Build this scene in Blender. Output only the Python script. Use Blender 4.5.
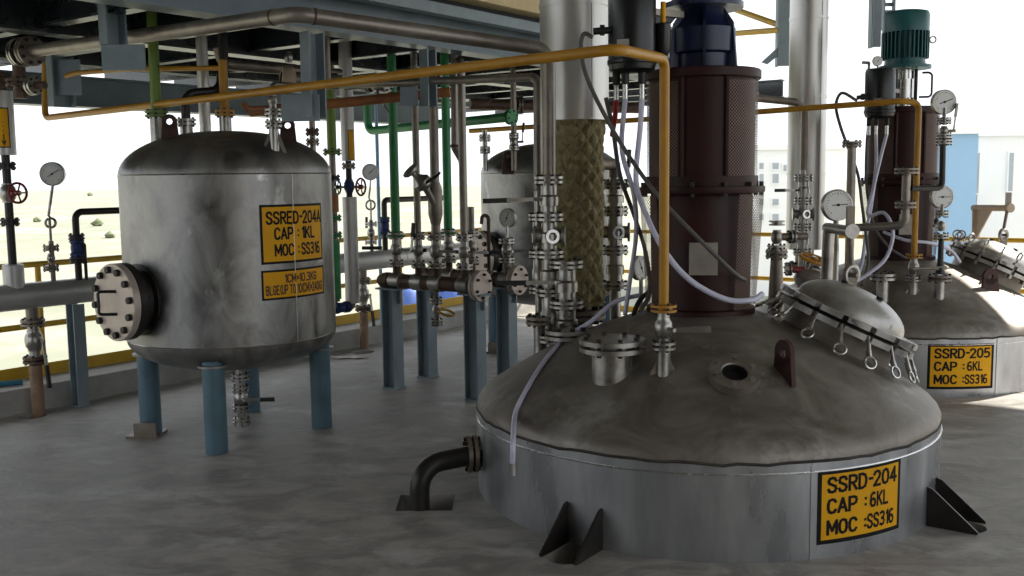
import bpy, bmesh, math, random
from mathutils import Vector, Matrix, noise as mnoise
random.seed(7)
PI = math.pi
scene = bpy.context.scene
COL = scene.collection
for o in list(bpy.data.objects): bpy.data.objects.remove(o)

# ------------------------------------------------------------------ camera
FPX, PITCH, ROLL, CAMH = 1000.0, 0.109, -0.013, 1.50
_fw = Vector((0, math.cos(PITCH), -math.sin(PITCH))); _up0 = Vector((0, math.sin(PITCH), math.cos(PITCH))); _rt0 = Vector((1, 0, 0))
RT = math.cos(ROLL)*_rt0 + math.sin(ROLL)*_up0
UP = -math.sin(ROLL)*_rt0 + math.cos(ROLL)*_up0
FW = _fw
cd = bpy.data.cameras.new('camera'); cam = bpy.data.objects.new('camera', cd); COL.objects.link(cam)
cd.sensor_width = 36.0; cd.lens = 36.0*FPX/1024.0; cd.clip_start = 0.05; cd.clip_end = 2000
mw = Matrix((RT, UP, -FW)).transposed().to_4x4(); mw.translation = Vector((0, 0, CAMH)); cam.matrix_world = mw
scene.camera = cam

# ------------------------------------------------------------------ world, sun, exposure
w = bpy.data.worlds.new('overcast_sky'); scene.world = w; w.use_nodes = True
bg = w.node_tree.nodes['Background']; bg.inputs[0].default_value = (0.90, 0.95, 1.0, 1); bg.inputs[1].default_value = 2.0
sd = bpy.data.lights.new('sun', 'SUN'); sd.energy = 13.0; sd.angle = math.radians(0.6); sd.color = (1.0, 0.93, 0.82)
so = bpy.data.objects.new('sun', sd); COL.objects.link(so)
SUN_TO = Vector((0.75, 0.45, 0.75)).normalized()        # direction towards the sun
so.rotation_euler = (-SUN_TO).to_track_quat('-Z', 'Y').to_euler()
scene.view_settings.view_transform = 'Standard'; scene.view_settings.look = 'None'
scene.view_settings.gamma = 1.0; scene.view_settings.use_curve_mapping = False
scene.view_settings.exposure = -0.4

# ------------------------------------------------------------------ geometry of the place
AX = Vector((0.593, 0.805, 0)); BX = Vector((-0.805, 0.593, 0)); Z = Vector((0, 0, 1))   # the two building axes
def ray(px, py): return RT*((px-512)/FPX) - UP*((py-288)/FPX) + FW
def at(px, py, Y):
    d = ray(px, py); return Vector((0, 0, CAMH)) + d*(Y/d.y)
def onz(px, py, z):
    d = ray(px, py); return Vector((0, 0, CAMH)) + d*((z-CAMH)/d.z)
def atxz(px, Y, z):
    """world point at depth Y and height z that shows in column px"""
    p = at(px, 288, Y)
    for _ in range(4):
        q = Vector((p.x, Y, z)) - Vector((0, 0, CAMH)); u = 512+FPX*q.dot(RT)/q.dot(FW)
        p.x += (px-u)/FPX*Y
    return Vector((p.x, Y, z))
def zat(px, py, Y): return at(px, py, Y).z
def cyl_hit(px, py, c, R):
    d = ray(px, py); ox, oy = -c[0], -c[1]
    a = d.x*d.x+d.y*d.y; b = 2*(ox*d.x+oy*d.y); k = ox*ox+oy*oy-R*R
    t = (-b-math.sqrt(max(0, b*b-4*a*k)))/(2*a)
    p = Vector((0, 0, CAMH))+d*t
    return math.atan2(p.y-c[1], p.x-c[0]), p.z

# ------------------------------------------------------------------ materials
MATS = {}
def mat(name, c1, c2=None, rough=(0.4, 0.6), metal=0.0, scale=6.0, stretch=(1, 1, 1), bump=0.0, bscale=None, c3=None, c3thr=0.6, c3scale=3.0,
        detail=6.0, trans=0.0, emit=None, spec=0.5, dist=0.0, rp=(0.34, 0.68)):
    m = bpy.data.materials.new(name); m.use_nodes = True; MATS[name] = m
    nt = m.node_tree; N = nt.nodes; L = nt.links; b = N['Principled BSDF']
    c2 = c2 or tuple(x*0.75 for x in c1)
    tc = N.new('ShaderNodeTexCoord'); mp = N.new('ShaderNodeMapping'); mp.inputs['Scale'].default_value = stretch
    L.new(tc.outputs['Object'], mp.inputs[0])
    n1 = N.new('ShaderNodeTexNoise'); n1.inputs['Scale'].default_value = scale; n1.inputs['Detail'].default_value = detail; n1.inputs['Roughness'].default_value = 0.62
    n1.inputs['Distortion'].default_value = dist
    L.new(mp.outputs[0], n1.inputs[0])
    cr = N.new('ShaderNodeValToRGB'); cr.color_ramp.elements[0].position = rp[0]; cr.color_ramp.elements[1].position = rp[1]
    cr.color_ramp.elements[0].color = (*c2, 1); cr.color_ramp.elements[1].color = (*c1, 1)
    L.new(n1.outputs['Fac'], cr.inputs[0]); col = cr.outputs[0]
    if c3:
        n2 = N.new('ShaderNodeTexNoise'); n2.inputs['Scale'].default_value = c3scale; n2.inputs['Detail'].default_value = 8; n2.inputs['Roughness'].default_value = 0.7
        L.new(mp.outputs[0], n2.inputs[0])
        r2 = N.new('ShaderNodeValToRGB'); r2.color_ramp.elements[0].position = c3thr; r2.color_ramp.elements[1].position = min(1, c3thr+0.12)
        L.new(n2.outputs['Fac'], r2.inputs[0])
        mx = N.new('ShaderNodeMixRGB'); L.new(r2.outputs[0], mx.inputs[0]); L.new(col, mx.inputs[1]); mx.inputs[2].default_value = (*c3, 1); col = mx.outputs[0]
    L.new(col, b.inputs['Base Color'])
    mr = N.new('ShaderNodeMapRange'); mr.inputs[1].default_value = 0.3; mr.inputs[2].default_value = 0.7
    mr.inputs[3].default_value = rough[0]; mr.inputs[4].default_value = rough[1]
    L.new(n1.outputs['Fac'], mr.inputs[0]); L.new(mr.outputs[0], b.inputs['Roughness'])
    b.inputs['Metallic'].default_value = metal
    b.inputs['Specular IOR Level'].default_value = spec
    if trans: b.inputs['Transmission Weight'].default_value = trans
    if bump:
        n3 = N.new('ShaderNodeTexNoise'); n3.inputs['Scale'].default_value = bscale or scale*2; n3.inputs['Detail'].default_value = 4
        L.new(mp.outputs[0], n3.inputs[0])
        bp = N.new('ShaderNodeBump'); bp.inputs['Strength'].default_value = bump; bp.inputs['Distance'].default_value = 0.02
        L.new(n3.outputs['Fac'], bp.inputs['Height']); L.new(bp.outputs[0], b.inputs['Normal'])
    if emit:
        b.inputs['Emission Color'].default_value = (*emit, 1); b.inputs['Emission Strength'].default_value = 1
    return m
mat('concrete', (0.45, 0.43, 0.405), (0.24, 0.228, 0.214), (0.42, 0.75), scale=3.2, stretch=(1, 1.6, 1), bump=0.18, bscale=22, c3=(0.54, 0.53, 0.52), c3thr=0.55, c3scale=1.5, detail=13, dist=1.0, rp=(0.40, 0.62))
mat('curb_concrete', (0.45, 0.44, 0.42), (0.3, 0.29, 0.27), (0.7, 0.9), scale=5, bump=0.15, bscale=30)
mat('slab_concrete', (0.3, 0.29, 0.28), (0.2, 0.2, 0.19), (0.8, 0.9), scale=3)
mat('cream_slab', (0.72, 0.58, 0.34), (0.6, 0.48, 0.28), (0.7, 0.9), scale=6)
mat('tank_steel', (0.44, 0.43, 0.415), (0.17, 0.165, 0.16), (0.26, 0.55), 0.85, scale=3.2, stretch=(1.3, 1.3, .8), bump=0.16, bscale=4, c3=(0.60, 0.585, 0.56), c3thr=0.60, c3scale=4, dist=1.2, detail=9)
mat('dome_steel', (0.31, 0.282, 0.25), (0.16, 0.14, 0.12), (0.40, 0.62), 0.5, scale=2.6, bump=0.10, bscale=6, c3=(0.40, 0.385, 0.36), c3thr=0.56, c3scale=2.2, dist=2.2, detail=10)
mat('skirt_steel', (0.66, 0.67, 0.69), (0.36, 0.37, 0.39), (0.22, 0.42), 0.85, scale=3.0, stretch=(1.5, 1.5, .35), bump=0.10, bscale=5, c3=(0.16, 0.16, 0.155), c3thr=0.66, c3scale=6, detail=9)
mat('cover_steel', (0.60, 0.585, 0.56), (0.30, 0.29, 0.275), (0.3, 0.5), 0.7, scale=5.0, bump=0.08, bscale=8, c3=(0.09, 0.085, 0.08), c3thr=0.60, c3scale=8, detail=9)
mat('flange_steel', (0.52, 0.50, 0.47), (0.26, 0.245, 0.225), (0.25, 0.42), 0.9, scale=10)
mat('bright_steel', (0.72, 0.71, 0.69), (0.55, 0.54, 0.52), (0.18, 0.32), 0.95, scale=18)
mat('clad_pipe', (0.62, 0.61, 0.60), (0.50, 0.49, 0.48), (0.34, 0.46), 0.45, scale=3, bump=0.02, bscale=4)
mat('cladding', (0.74, 0.725, 0.70), (0.60, 0.58, 0.55), (0.34, 0.46), 0.8, scale=3, stretch=(1, 1, .2), bump=0.02, bscale=4)
mat('blind_cover', (0.66, 0.57, 0.50), (0.52, 0.43, 0.37), (0.35, 0.55), 0.35, scale=6)
mat('dull_pipe', (0.30, 0.26, 0.22), (0.18, 0.15, 0.125), (0.35, 0.55), 0.6, scale=9)
mat('grey_pipe', (0.36, 0.33, 0.29), (0.22, 0.19, 0.165), (0.35, 0.5), 0.7, scale=7, c3=(0.16, 0.10, 0.06), c3thr=0.64, c3scale=5)
mat('rust_pipe', (0.16, 0.10, 0.07), (0.06, 0.036, 0.028), (0.45, 0.7), 0.4, scale=12, c3=(0.30, 0.23, 0.17), c3thr=0.58, c3scale=9)
mat('rust_floor_pipe', (0.34, 0.22, 0.14), (0.2, 0.12, 0.075), (0.6, 0.8), 0.1, scale=9, c3=(0.32, 0.3, 0.27), c3thr=0.56, c3scale=6)
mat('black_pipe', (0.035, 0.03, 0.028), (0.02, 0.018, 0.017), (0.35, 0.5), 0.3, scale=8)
mat('black_paint', (0.007, 0.008, 0.010), (0.005, 0.0055, 0.007), (0.25, 0.38), 0.0, scale=8)
mat('black_rubber', (0.018, 0.018, 0.018), (0.012, 0.012, 0.012), (0.5, 0.65), scale=20)
mat('bolt_dark', (0.05, 0.045, 0.042), (0.025, 0.022, 0.02), (0.4, 0.6), 0.6, scale=30)
mat('blue_steel', (0.27, 0.33, 0.365), (0.20, 0.255, 0.29), (0.4, 0.55), 0.0, scale=6, c3=(0.2, 0.19, 0.18), c3thr=0.68, c3scale=5)
mat('leg_blue', (0.10, 0.185, 0.235), (0.07, 0.13, 0.175), (0.35, 0.5), 0.0, scale=6, c3=(0.13, 0.11, 0.09), c3thr=0.66, c3scale=5)
mat('beam_paint', (0.15, 0.20, 0.235), (0.10, 0.135, 0.16), (0.28, 0.42), 0.0, scale=4, c3=(0.26, 0.24, 0.22), c3thr=0.62, c3scale=3)
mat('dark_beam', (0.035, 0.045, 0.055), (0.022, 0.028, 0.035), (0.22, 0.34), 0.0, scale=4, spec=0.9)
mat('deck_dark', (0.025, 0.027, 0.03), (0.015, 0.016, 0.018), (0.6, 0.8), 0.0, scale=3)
mat('grime', (0.075, 0.065, 0.055), (0.03, 0.027, 0.024), (0.8, 0.95), 0.0, scale=14)
mat('green_paint', (0.045, 0.30, 0.10), (0.03, 0.22, 0.075), (0.35, 0.5), 0.0, scale=7)
mat('lime_paint', (0.20, 0.30, 0.05), (0.14, 0.23, 0.04), (0.4, 0.55), 0.0, scale=7)
mat('yellow_paint', (0.56, 0.285, 0.016), (0.42, 0.19, 0.012), (0.35, 0.5), 0.0, scale=6)
mat('orange_pipe', (0.46, 0.19, 0.06), (0.28, 0.11, 0.04), (0.45, 0.6), 0.0, scale=6)
mat('rail_yellow', (0.62, 0.38, 0.02), (0.5, 0.29, 0.015), (0.4, 0.55), 0.0, scale=6)
mat('sign_yellow', (0.90, 0.46, 0.010), (0.80, 0.38, 0.008), (0.45, 0.6), 0.0, scale=3, spec=0.2)
mat('sign_black', (0.008, 0.008, 0.008), None, (0.5, 0.6), 0.0, scale=6, spec=0.2)
mat('letter_brown', (0.10, 0.035, 0.012), None, (0.5, 0.6), 0.0, scale=6)
mat('maroon', (0.040, 0.011, 0.010), (0.022, 0.007, 0.007), (0.38, 0.52), 0.0, spec=0.25, scale=5, c3=(0.07, 0.03, 0.025), c3thr=0.66, c3scale=6)
mat('navy_paint', (0.016, 0.026, 0.085), (0.010, 0.016, 0.05), (0.28, 0.4), 0.0, scale=6)
mat('teal_paint', (0.012, 0.115, 0.12), (0.008, 0.08, 0.085), (0.3, 0.42), 0.0, scale=6)
mat('lug_brown', (0.085, 0.03, 0.024), (0.04, 0.018, 0.015), (0.6, 0.8), 0.0, scale=12)
mat('wheel_red', (0.28, 0.03, 0.03), (0.16, 0.02, 0.02), (0.4, 0.55), 0.0, scale=12)
mat('valve_blue', (0.03, 0.06, 0.22), (0.02, 0.04, 0.14), (0.4, 0.55), 0.0, scale=12)
mat('white_dial', (0.78, 0.78, 0.76), (0.7, 0.7, 0.68), (0.3, 0.4), 0.0, scale=6)
mat('white_hose', (0.70, 0.70, 0.86), (0.6, 0.6, 0.78), (0.3, 0.4), 0.0, scale=12)
mat('red_hose', (0.42, 0.03, 0.03), None, (0.4, 0.5), 0.0, scale=12)
mat('blue_hose', (0.02, 0.05, 0.2), None, (0.4, 0.5), 0.0, scale=12)
mat('cable_grey', (0.13, 0.12, 0.11), (0.08, 0.075, 0.07), (0.45, 0.6), 0.0, scale=12)
mat('wool', (0.40, 0.345, 0.185), (0.20, 0.165, 0.08), (0.85, 0.95), 0.0, scale=26, bump=0.5, bscale=60, c3=(0.46, 0.42, 0.27), c3thr=0.58, c3scale=9)
mat('davit_tan', (0.52, 0.40, 0.30), (0.4, 0.3, 0.22), (0.5, 0.65), 0.3, scale=8)
mat('pale_plate', (0.42, 0.38, 0.33), (0.3, 0.27, 0.24), (0.4, 0.5), 0.5, scale=9)
mat('dark_pit', (0.02, 0.018, 0.016), None, (0.9, 1.0), 0.0, scale=9)
mat('field', (0.31, 0.305, 0.255), (0.23, 0.245, 0.175), (0.9, 1.0), 0.0, scale=0.10, c3=(0.36, 0.345, 0.30), c3thr=0.5, c3scale=0.05, detail=12)
mat('shrub', (0.20, 0.225, 0.13), (0.14, 0.165, 0.09), (0.9, 1.0), 0.0, scale=3)
mat('house_white', (0.90, 0.89, 0.88), (0.84, 0.83, 0.82), (0.8, 0.9), 0.0, scale=0.3)
mat('house_blue', (0.30, 0.47, 0.66), (0.27, 0.43, 0.61), (0.6, 0.7), 0.0, scale=0.3)
mat('house_grey', (0.42, 0.45, 0.48), None, (0.3, 0.4), 0.0, scale=0.5)
mat('blue_tarp', (0.06, 0.13, 0.42), (0.04, 0.09, 0.3), (0.5, 0.6), 0.0, scale=2)
mat('blue_rag', (0.03, 0.16, 0.26), None, (0.7, 0.8), 0.0, scale=8)
def perforated():
    m = mat('perforated_maroon', (0.20, 0.125, 0.095), (0.13, 0.075, 0.055), (0.45, 0.6), 0.1, scale=6)
    nt = m.node_tree; N = nt.nodes; L = nt.links; b = N['Principled BSDF']; out = N['Material Output']
    uv = N.new('ShaderNodeUVMap'); sp = N.new('ShaderNodeSeparateXYZ'); L.new(uv.outputs[0], sp.inputs[0])
    def M(op, a, c=None):
        n = N.new('ShaderNodeMath'); n.operation = op
        for i, v in enumerate((a, c)):
            if v is None: continue
            if isinstance(v, (int, float)): n.inputs[i].default_value = v
            else: L.new(v, n.inputs[i])
        return n.outputs[0]
    P = 0.0165                                            # hole spacing in metres, UVs are in metres
    u = M('DIVIDE', sp.outputs[0], P); v = M('DIVIDE', sp.outputs[1], P*0.5)
    row = M('FLOOR', v); odd = M('MULTIPLY', M('MODULO', row, 2.0), 0.5)
    fu = M('SUBTRACT', M('FRACT', M('ADD', M('ADD', u, odd), 1000.0)), 0.5); fv = M('MULTIPLY', M('SUBTRACT', M('FRACT', v), 0.5), 0.5)
    d = M('SQRT', M('ADD', M('MULTIPLY', fu, fu), M('MULTIPLY', fv, fv)))
    hole = M('LESS_THAN', d, 0.30)
    tr = N.new('ShaderNodeBsdfTransparent'); mx = N.new('ShaderNodeMixShader')
    L.new(hole, mx.inputs[0]); L.new(b.outputs[0], mx.inputs[1]); L.new(tr.outputs[0], mx.inputs[2]); L.new(mx.outputs[0], out.inputs[0])
perforated()

# ------------------------------------------------------------------ mesh builder
def basis(axis):
    a = Vector(axis).normalized(); h = Vector((0, 0, 1)) if abs(a.z) < 0.9 else Vector((1, 0, 0))
    u = h.cross(a).normalized(); v = a.cross(u); return u, v, a
class MB:
    def __init__(s): s.v = []; s.f = []; s.uv = None
    def box(s, c, size, ax=None):
        u, v, n = ax or (Vector((1, 0, 0)), Vector((0, 1, 0)), Z); c = Vector(c); b = len(s.v)
        for k in range(8):
            s.v.append(c + u*size[0]*(0.5 if k & 1 else -0.5) + v*size[1]*(0.5 if k & 2 else -0.5) + n*size[2]*(0.5 if k & 4 else -0.5))
        s.f += [[b+i for i in q] for q in ((0, 2, 3, 1), (4, 5, 7, 6), (0, 1, 5, 4), (2, 6, 7, 3), (0, 4, 6, 2), (1, 3, 7, 5))]; return s
    def lathe(s, prof, c=(0, 0, 0), axis=(0, 0, 1), seg=24, a0=0.0, a1=2*PI, fn=None):
        u, v, n = basis(axis) if tuple(axis) != (0, 0, 1) else (Vector((1, 0, 0)), Vector((0, 1, 0)), Z)
        c = Vector(c); full = abs(a1-a0-2*PI) < 1e-6; ns = seg if full else seg+1; rings = []
        for (r, h) in prof:
            if r < 1e-6: s.v.append(c+n*h); rings.append([len(s.v)-1]*ns); continue
            b = len(s.v)
            for k in range(ns):
                a = a0+(a1-a0)*k/seg; rr = r if fn is None else fn(r, h, a)
                s.v.append(c+u*math.cos(a)*rr+v*math.sin(a)*rr+n*h)
            rings.append(list(range(b, b+ns)))
        for i in range(len(rings)-1):
            A, B = rings[i], rings[i+1]
            for k in range(seg):
                k2 = (k+1) % ns
                q = []
                for x in (A[k], A[k2], B[k2], B[k]):
                    if x not in q: q.append(x)
                if len(q) > 2: s.f.append(q)
        return s
    def cyl(s, p, q, r, seg=14, r2=None):
        p = Vector(p); q = Vector(q); h = (q-p).length
        return s.lathe([(0, 0), (r, 0), (r2 if r2 is not None else r, h), (0, h)], p, (q-p).normalized(), seg)
    def tube(s, pts, r, seg=12, caps=True, closed=False):
        pts = [Vector(p) for p in pts]; n = len(pts); t0 = None; rings = []
        for i, p in enumerate(pts):
            if closed: t = (pts[(i+1) % n]-pts[i-1]).normalized()
            else: t = (pts[min(i+1, n-1)]-pts[max(i-1, 0)]).normalized()
            if t0 is None: u, v, _ = basis(t)
            else:
                u = (u - t*u.dot(t)).normalized(); v = t.cross(u)
            t0 = t; b = len(s.v); rr = r[i] if isinstance(r, (list, tuple)) else r
            for k in range(seg):
                a = 2*PI*k/seg; s.v.append(p+u*math.cos(a)*rr+v*math.sin(a)*rr)
            rings.append(b)
        m = n if closed else n-1
        for i in range(m):
            A, B = rings[i], rings[(i+1) % n]
            for k in range(seg):
                k2 = (k+1) % seg; s.f.append([A+k, A+k2, B+k2, B+k])
        if caps and not closed:
            s.f.append([rings[0]+k for k in range(seg)][::-1]); s.f.append([rings[-1]+k for k in range(seg)])
        return s
    def torus(s, c, axis, R, r, seg=20, mseg=8):
        u, v, n = basis(axis); c = Vector(c)
        return s.tube([c+u*math.cos(2*PI*k/seg)*R+v*math.sin(2*PI*k/seg)*R for k in range(seg)], r, mseg, closed=True)
    def prism(s, poly, vec):
        vec = Vector(vec); b = len(s.v); n = len(poly)
        s.v += [Vector(p) for p in poly] + [Vector(p)+vec for p in poly]
        s.f += [[b+i for i in range(n)][::-1], [b+n+i for i in range(n)]] + [[b+i, b+(i+1) % n, b+n+(i+1) % n, b+n+i] for i in range(n)]; return s
    def arcblock(s, c, n, u, v, r0, r1, h0, h1, a0, a1, k=4):
        """a piece of a ring"""
        b = len(s.v)
        for i in range(k+1):
            a = a0+(a1-a0)*i/k; d = u*math.cos(a)+v*math.sin(a)
            s.v += [c+d*r0+n*h0, c+d*r1+n*h0, c+d*r1+n*h1, c+d*r0+n*h1]
        for i in range(k):
            for j in range(4): s.f.append([b+4*i+j, b+4*i+(j+1) % 4, b+4*i+4+(j+1) % 4, b+4*i+4+j])
        s.f += [[b+3, b+2, b+1, b], [b+4*k+j for j in range(4)]]; return s
    def build(s, name, m, parent=None, smooth=True, off=None, ang=38):
        off = Vector(off) if off is not None else (Vector(root_loc(parent)) if parent else Vector((0, 0, 0)))
        me = bpy.data.meshes.new(name); me.from_pydata([tuple(v-off) for v in s.v], [], s.f)
        bm = bmesh.new(); bm.from_mesh(me); bmesh.ops.recalc_face_normals(bm, faces=bm.faces); bm.to_mesh(me); bm.free()
        if s.uv:
            ul = me.uv_layers.new(name='UVMap')
            for lp in me.loops: ul.data[lp.index].uv = s.uv[lp.vertex_index]
        me.materials.append(MATS[m])
        if smooth:
            me.polygons.foreach_set('use_smooth', [True]*len(me.polygons)); me.set_sharp_from_angle(angle=math.radians(ang))
        o = bpy.data.objects.new(name, me); COL.objects.link(o)
        if parent: o.parent = parent
        else: o.location = off
        return o
def root_loc(o):
    while o.parent: o = o.parent
    return o.location
def thing(name, label, cat, loc, group=None):
    o = bpy.data.objects.new(name, None); COL.objects.link(o); o.location = Vector(loc); o.empty_display_size = 0.1
    o['label'] = label; o['category'] = cat
    if group: o['group'] = group
    return o
def tag(o, label, cat, group=None):
    o['label'] = label; o['category'] = cat
    if group: o['group'] = group
    return o
def struct(o, label=None, cat=None):
    o['kind'] = 'structure'
    if label: o['label'] = label
    if cat: o['category'] = cat
    return o
def fillet(pts, rad, n=6):
    pts = [Vector(p) for p in pts]; out = [pts[0]]
    for i in range(1, len(pts)-1):
        a, b, c = pts[i-1], pts[i], pts[i+1]; d1 = (a-b); d2 = (c-b); l1, l2 = d1.length, d2.length; d1.normalize(); d2.normalize()
        ang = d1.angle(d2)
        if ang > PI-0.02: out.append(b); continue
        k = min(rad/math.tan(ang/2), l1*0.48, l2*0.48); rr = k*math.tan(ang/2)
        cen = b+(d1+d2).normalized()*(rr/math.sin(ang/2)); s = b+d1*k-cen; e = b+d2*k-cen; tot = s.angle(e); ax = s.cross(e).normalized()
        for j in range(n+1): out.append(cen+Matrix.Rotation(tot*j/n, 3, ax) @ s)
    out.append(pts[-1]); return out
def pipe(T, pts, r, m, name='pipe', fr=None, seg=14):
    return MB().tube(fillet(pts, fr if fr else r*2.6), r, seg).build(name, m, T)
def spline(pts, n=10):
    P = [Vector(p) for p in pts]; P = [P[0]*2-P[1]]+P+[P[-1]*2-P[-2]]; out = []
    for i in range(1, len(P)-2):
        for k in range(n):
            t = k/n; a, b, c, d = P[i-1:i+3]
            out.append(0.5*((2*b)+(c-a)*t+(2*a-5*b+4*c-d)*t*t+(3*b-a-3*c+d)*t**3))
    out.append(P[-2]); return out
def hose(name, label, pts, r, m, cat='hose', ends=None, n=10):
    base = Vector(pts[0]); 
    if ends is None: 
        o = MB().tube(spline(pts, n), r, 10).build(name, m, off=base); return tag(o, label, cat)
    T = thing(name, label, cat, base); MB().tube(spline(pts, n), r, 10).build('hose_tube', m, T)
    for p, q in ends: MB().cyl(p, q, r*1.35, 8).build('hose_fitting', 'flange_steel', T)
    return T
def bolts_mb(c, axis, pcr, n, br, h0, h1, ph=0.2):
    u, v, a = basis(axis); mb = MB(); c = Vector(c)
    for k in range(n):
        t = ph+2*PI*k/n; p = c+u*math.cos(t)*pcr+v*math.sin(t)*pcr
        mb.lathe([(0, h0), (br, h0), (br, h0*0.45+h1*0.55-0.0001 if False else h1), (0, h1)], p, a, 6)
    return mb
def flange(T, c, axis, r, th=0.016, m='flange_steel', nb=6, pair=True, name='flange', gap=0.010, bm='bolt_dark', ph=0.25, hub=None):
    """a bolted flange pair (or a single ring) centred on c"""
    t = th; mb = MB()
    if pair: prof = [(0, -t-gap/2), (r, -t-gap/2), (r, -gap/2), (r*0.66, -gap/2), (r*0.66, gap/2), (r, gap/2), (r, t+gap/2), (0, t+gap/2)]; hh = t+gap/2
    else: prof = [(0, -t/2), (r, -t/2), (r, t/2), (0, t/2)]; hh = t/2
    if hub: prof = [(0, -hh-hub[1]), (hub[0], -hh-hub[1]), (hub[0]*1.25, -hh)] + prof[1:]
    f = mb.lathe(prof, c, axis, 22).build(name, m, T)
    if nb:
        b = bolts_mb(c, axis, r*0.8, nb, max(r*0.12, 0.006), -hh-max(0.009, r*.14), hh+max(0.009, r*.14), ph).build('bolts', bm, f); b['kind'] = 'stuff'
    return f
def lever(T, c, out, along, L, parent=None, grip=True, m='flange_steel', w=0.02, drop=0.0):
    """flat valve lever: leaves c along 'out', then runs along 'along' and ends in a black grip"""
    out = Vector(out).normalized(); al = Vector(along).normalized(); c = Vector(c); side = out.cross(al).normalized()
    p0 = c+out*0.035; mb = MB().cyl(c, p0+out*0.012, 0.009, 8)
    mid = p0+al*L*0.55+out*drop; ax = (al, side, out)
    mb.box((p0+mid)/2, ((mid-p0).length+0.01, w, 0.006), ((mid-p0).normalized(), side, (mid-p0).normalized().cross(side)))
    h = mb.build('lever', m, parent or T)
    g = MB().box(mid+al*L*0.22, (L*0.5, w*1.25, 0.014), ax).build('grip', 'black_rubber' if grip else m, h if not parent else parent)
    return h
def ball_valve(T, c, axis, s, out=None, along=None, L=0.16, m='flange_steel', fl=True, grip=True):
    """flanged ball valve; s = flange radius"""
    b = MB().lathe([(0, -s*1.05), (s*.62, -s*1.05), (s*.62, -s*.8), (s*.8, -s*.55), (s*.86, -s*.1), (s*.86, s*.1), (s*.8, s*.55), (s*.62, s*.8), (s*.62, s*1.05), (0, s*1.05)], c, axis, 18).build('valve_body', m, T)
    if fl:
        for k in (-1, 1): flange(T, Vector(c)+Vector(axis).normalized()*s*1.15*k, axis, s, 0.012, m, 6)
    if out is not None: lever(T, Vector(c)+Vector(out).normalized()*s*.8, out, along, L, grip=grip)
    return b
def handwheel(T, c, axis, R, m='wheel_red', stem=0.08, parent=None):
    u, v, a = basis(axis); c = Vector(c)
    mb = MB().torus(c, a, R, R*0.13, 20, 7); mb.cyl(c-a*0.015, c+a*0.015, R*.28, 10)
    for k in range(5):
        t = 2*PI*k/5; mb.cyl(c, c+(u*math.cos(t)+v*math.sin(t))*R, R*.085, 6)
    h = mb.build('handwheel', m, T)
    MB().cyl(c-a*stem, c+a*0.02, R*.16, 8).build('stem', 'flange_steel', h)
    return h
def gauge(T, c, face, r, stem_pts=None, sr=0.008, needle=0.6, dark=False, upv=Z):
    """round pressure gauge looking along 'face'"""
    n = Vector(face).normalized(); c = Vector(c); u = upv.cross(n).normalized(); v = n.cross(u)
    cs = MB().lathe([(0, -r*.45), (r*.9, -r*.45), (r, -r*.38), (r, r*.05), (r*.9, r*.07), (r*.9, 0.0), (0, 0.0)], c, n, 28).build('gauge_case', 'pale_plate' if dark else 'flange_steel', T)
    d = MB().lathe([(0, .001), (r*.9, .001), (r*.9, .003), (0, .003)], c, n, 28).build('dial', 'white_dial', T)
    mb = MB()
    for k in range(21):
        t = math.radians(225-270*k/20); dr = u*math.cos(t)+v*math.sin(t); L = r*(.14 if k % 5 == 0 else .08)
        mb.box(c+dr*(r*.8-L/2)+n*.0035, (L, r*.03, .001), (dr, n.cross(dr), n))
    mb.build('scale_marks', 'sign_black', d)
    dr = u*math.cos(needle)+v*math.sin(needle)
    MB().box(c+dr*r*.12+n*.005, (r*1.1, r*.05, .0015), (dr, n.cross(dr), n)).lathe([(0, .003), (r*.09, .003), (r*.09, .008), (0, .008)], c, n, 10).build('needle', 'sign_black', d)
    if stem_pts: pipe(T, stem_pts, sr, 'flange_steel', 'stem', fr=0.02, seg=8)
    return cs
def siphon(T, top, bottom, R, r, face, m='flange_steel'):
    """pigtail syphon tube with one coil"""
    top = Vector(top); bottom = Vector(bottom); u = Z.cross(Vector(face)).normalized(); mid = (top+bottom)/2; pts = [top, top.lerp(mid+Z*R, .6)]
    fc = Vector(face).normalized()
    for k in range(15):
        t = PI/2-2*PI*k/14; pts.append(mid+u*math.cos(t)*R+Z*math.sin(t)*R+fc*(0.012*(k/14-.5)*2))
    pts += [bottom.lerp(mid-Z*R, .4), bottom]
    pts = [top, mid+Z*(R*1.6)-u*R*.3] + pts[2:17] + [bottom]
    return MB().tube(pts, r, 7).build('syphon', m, T)
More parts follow.
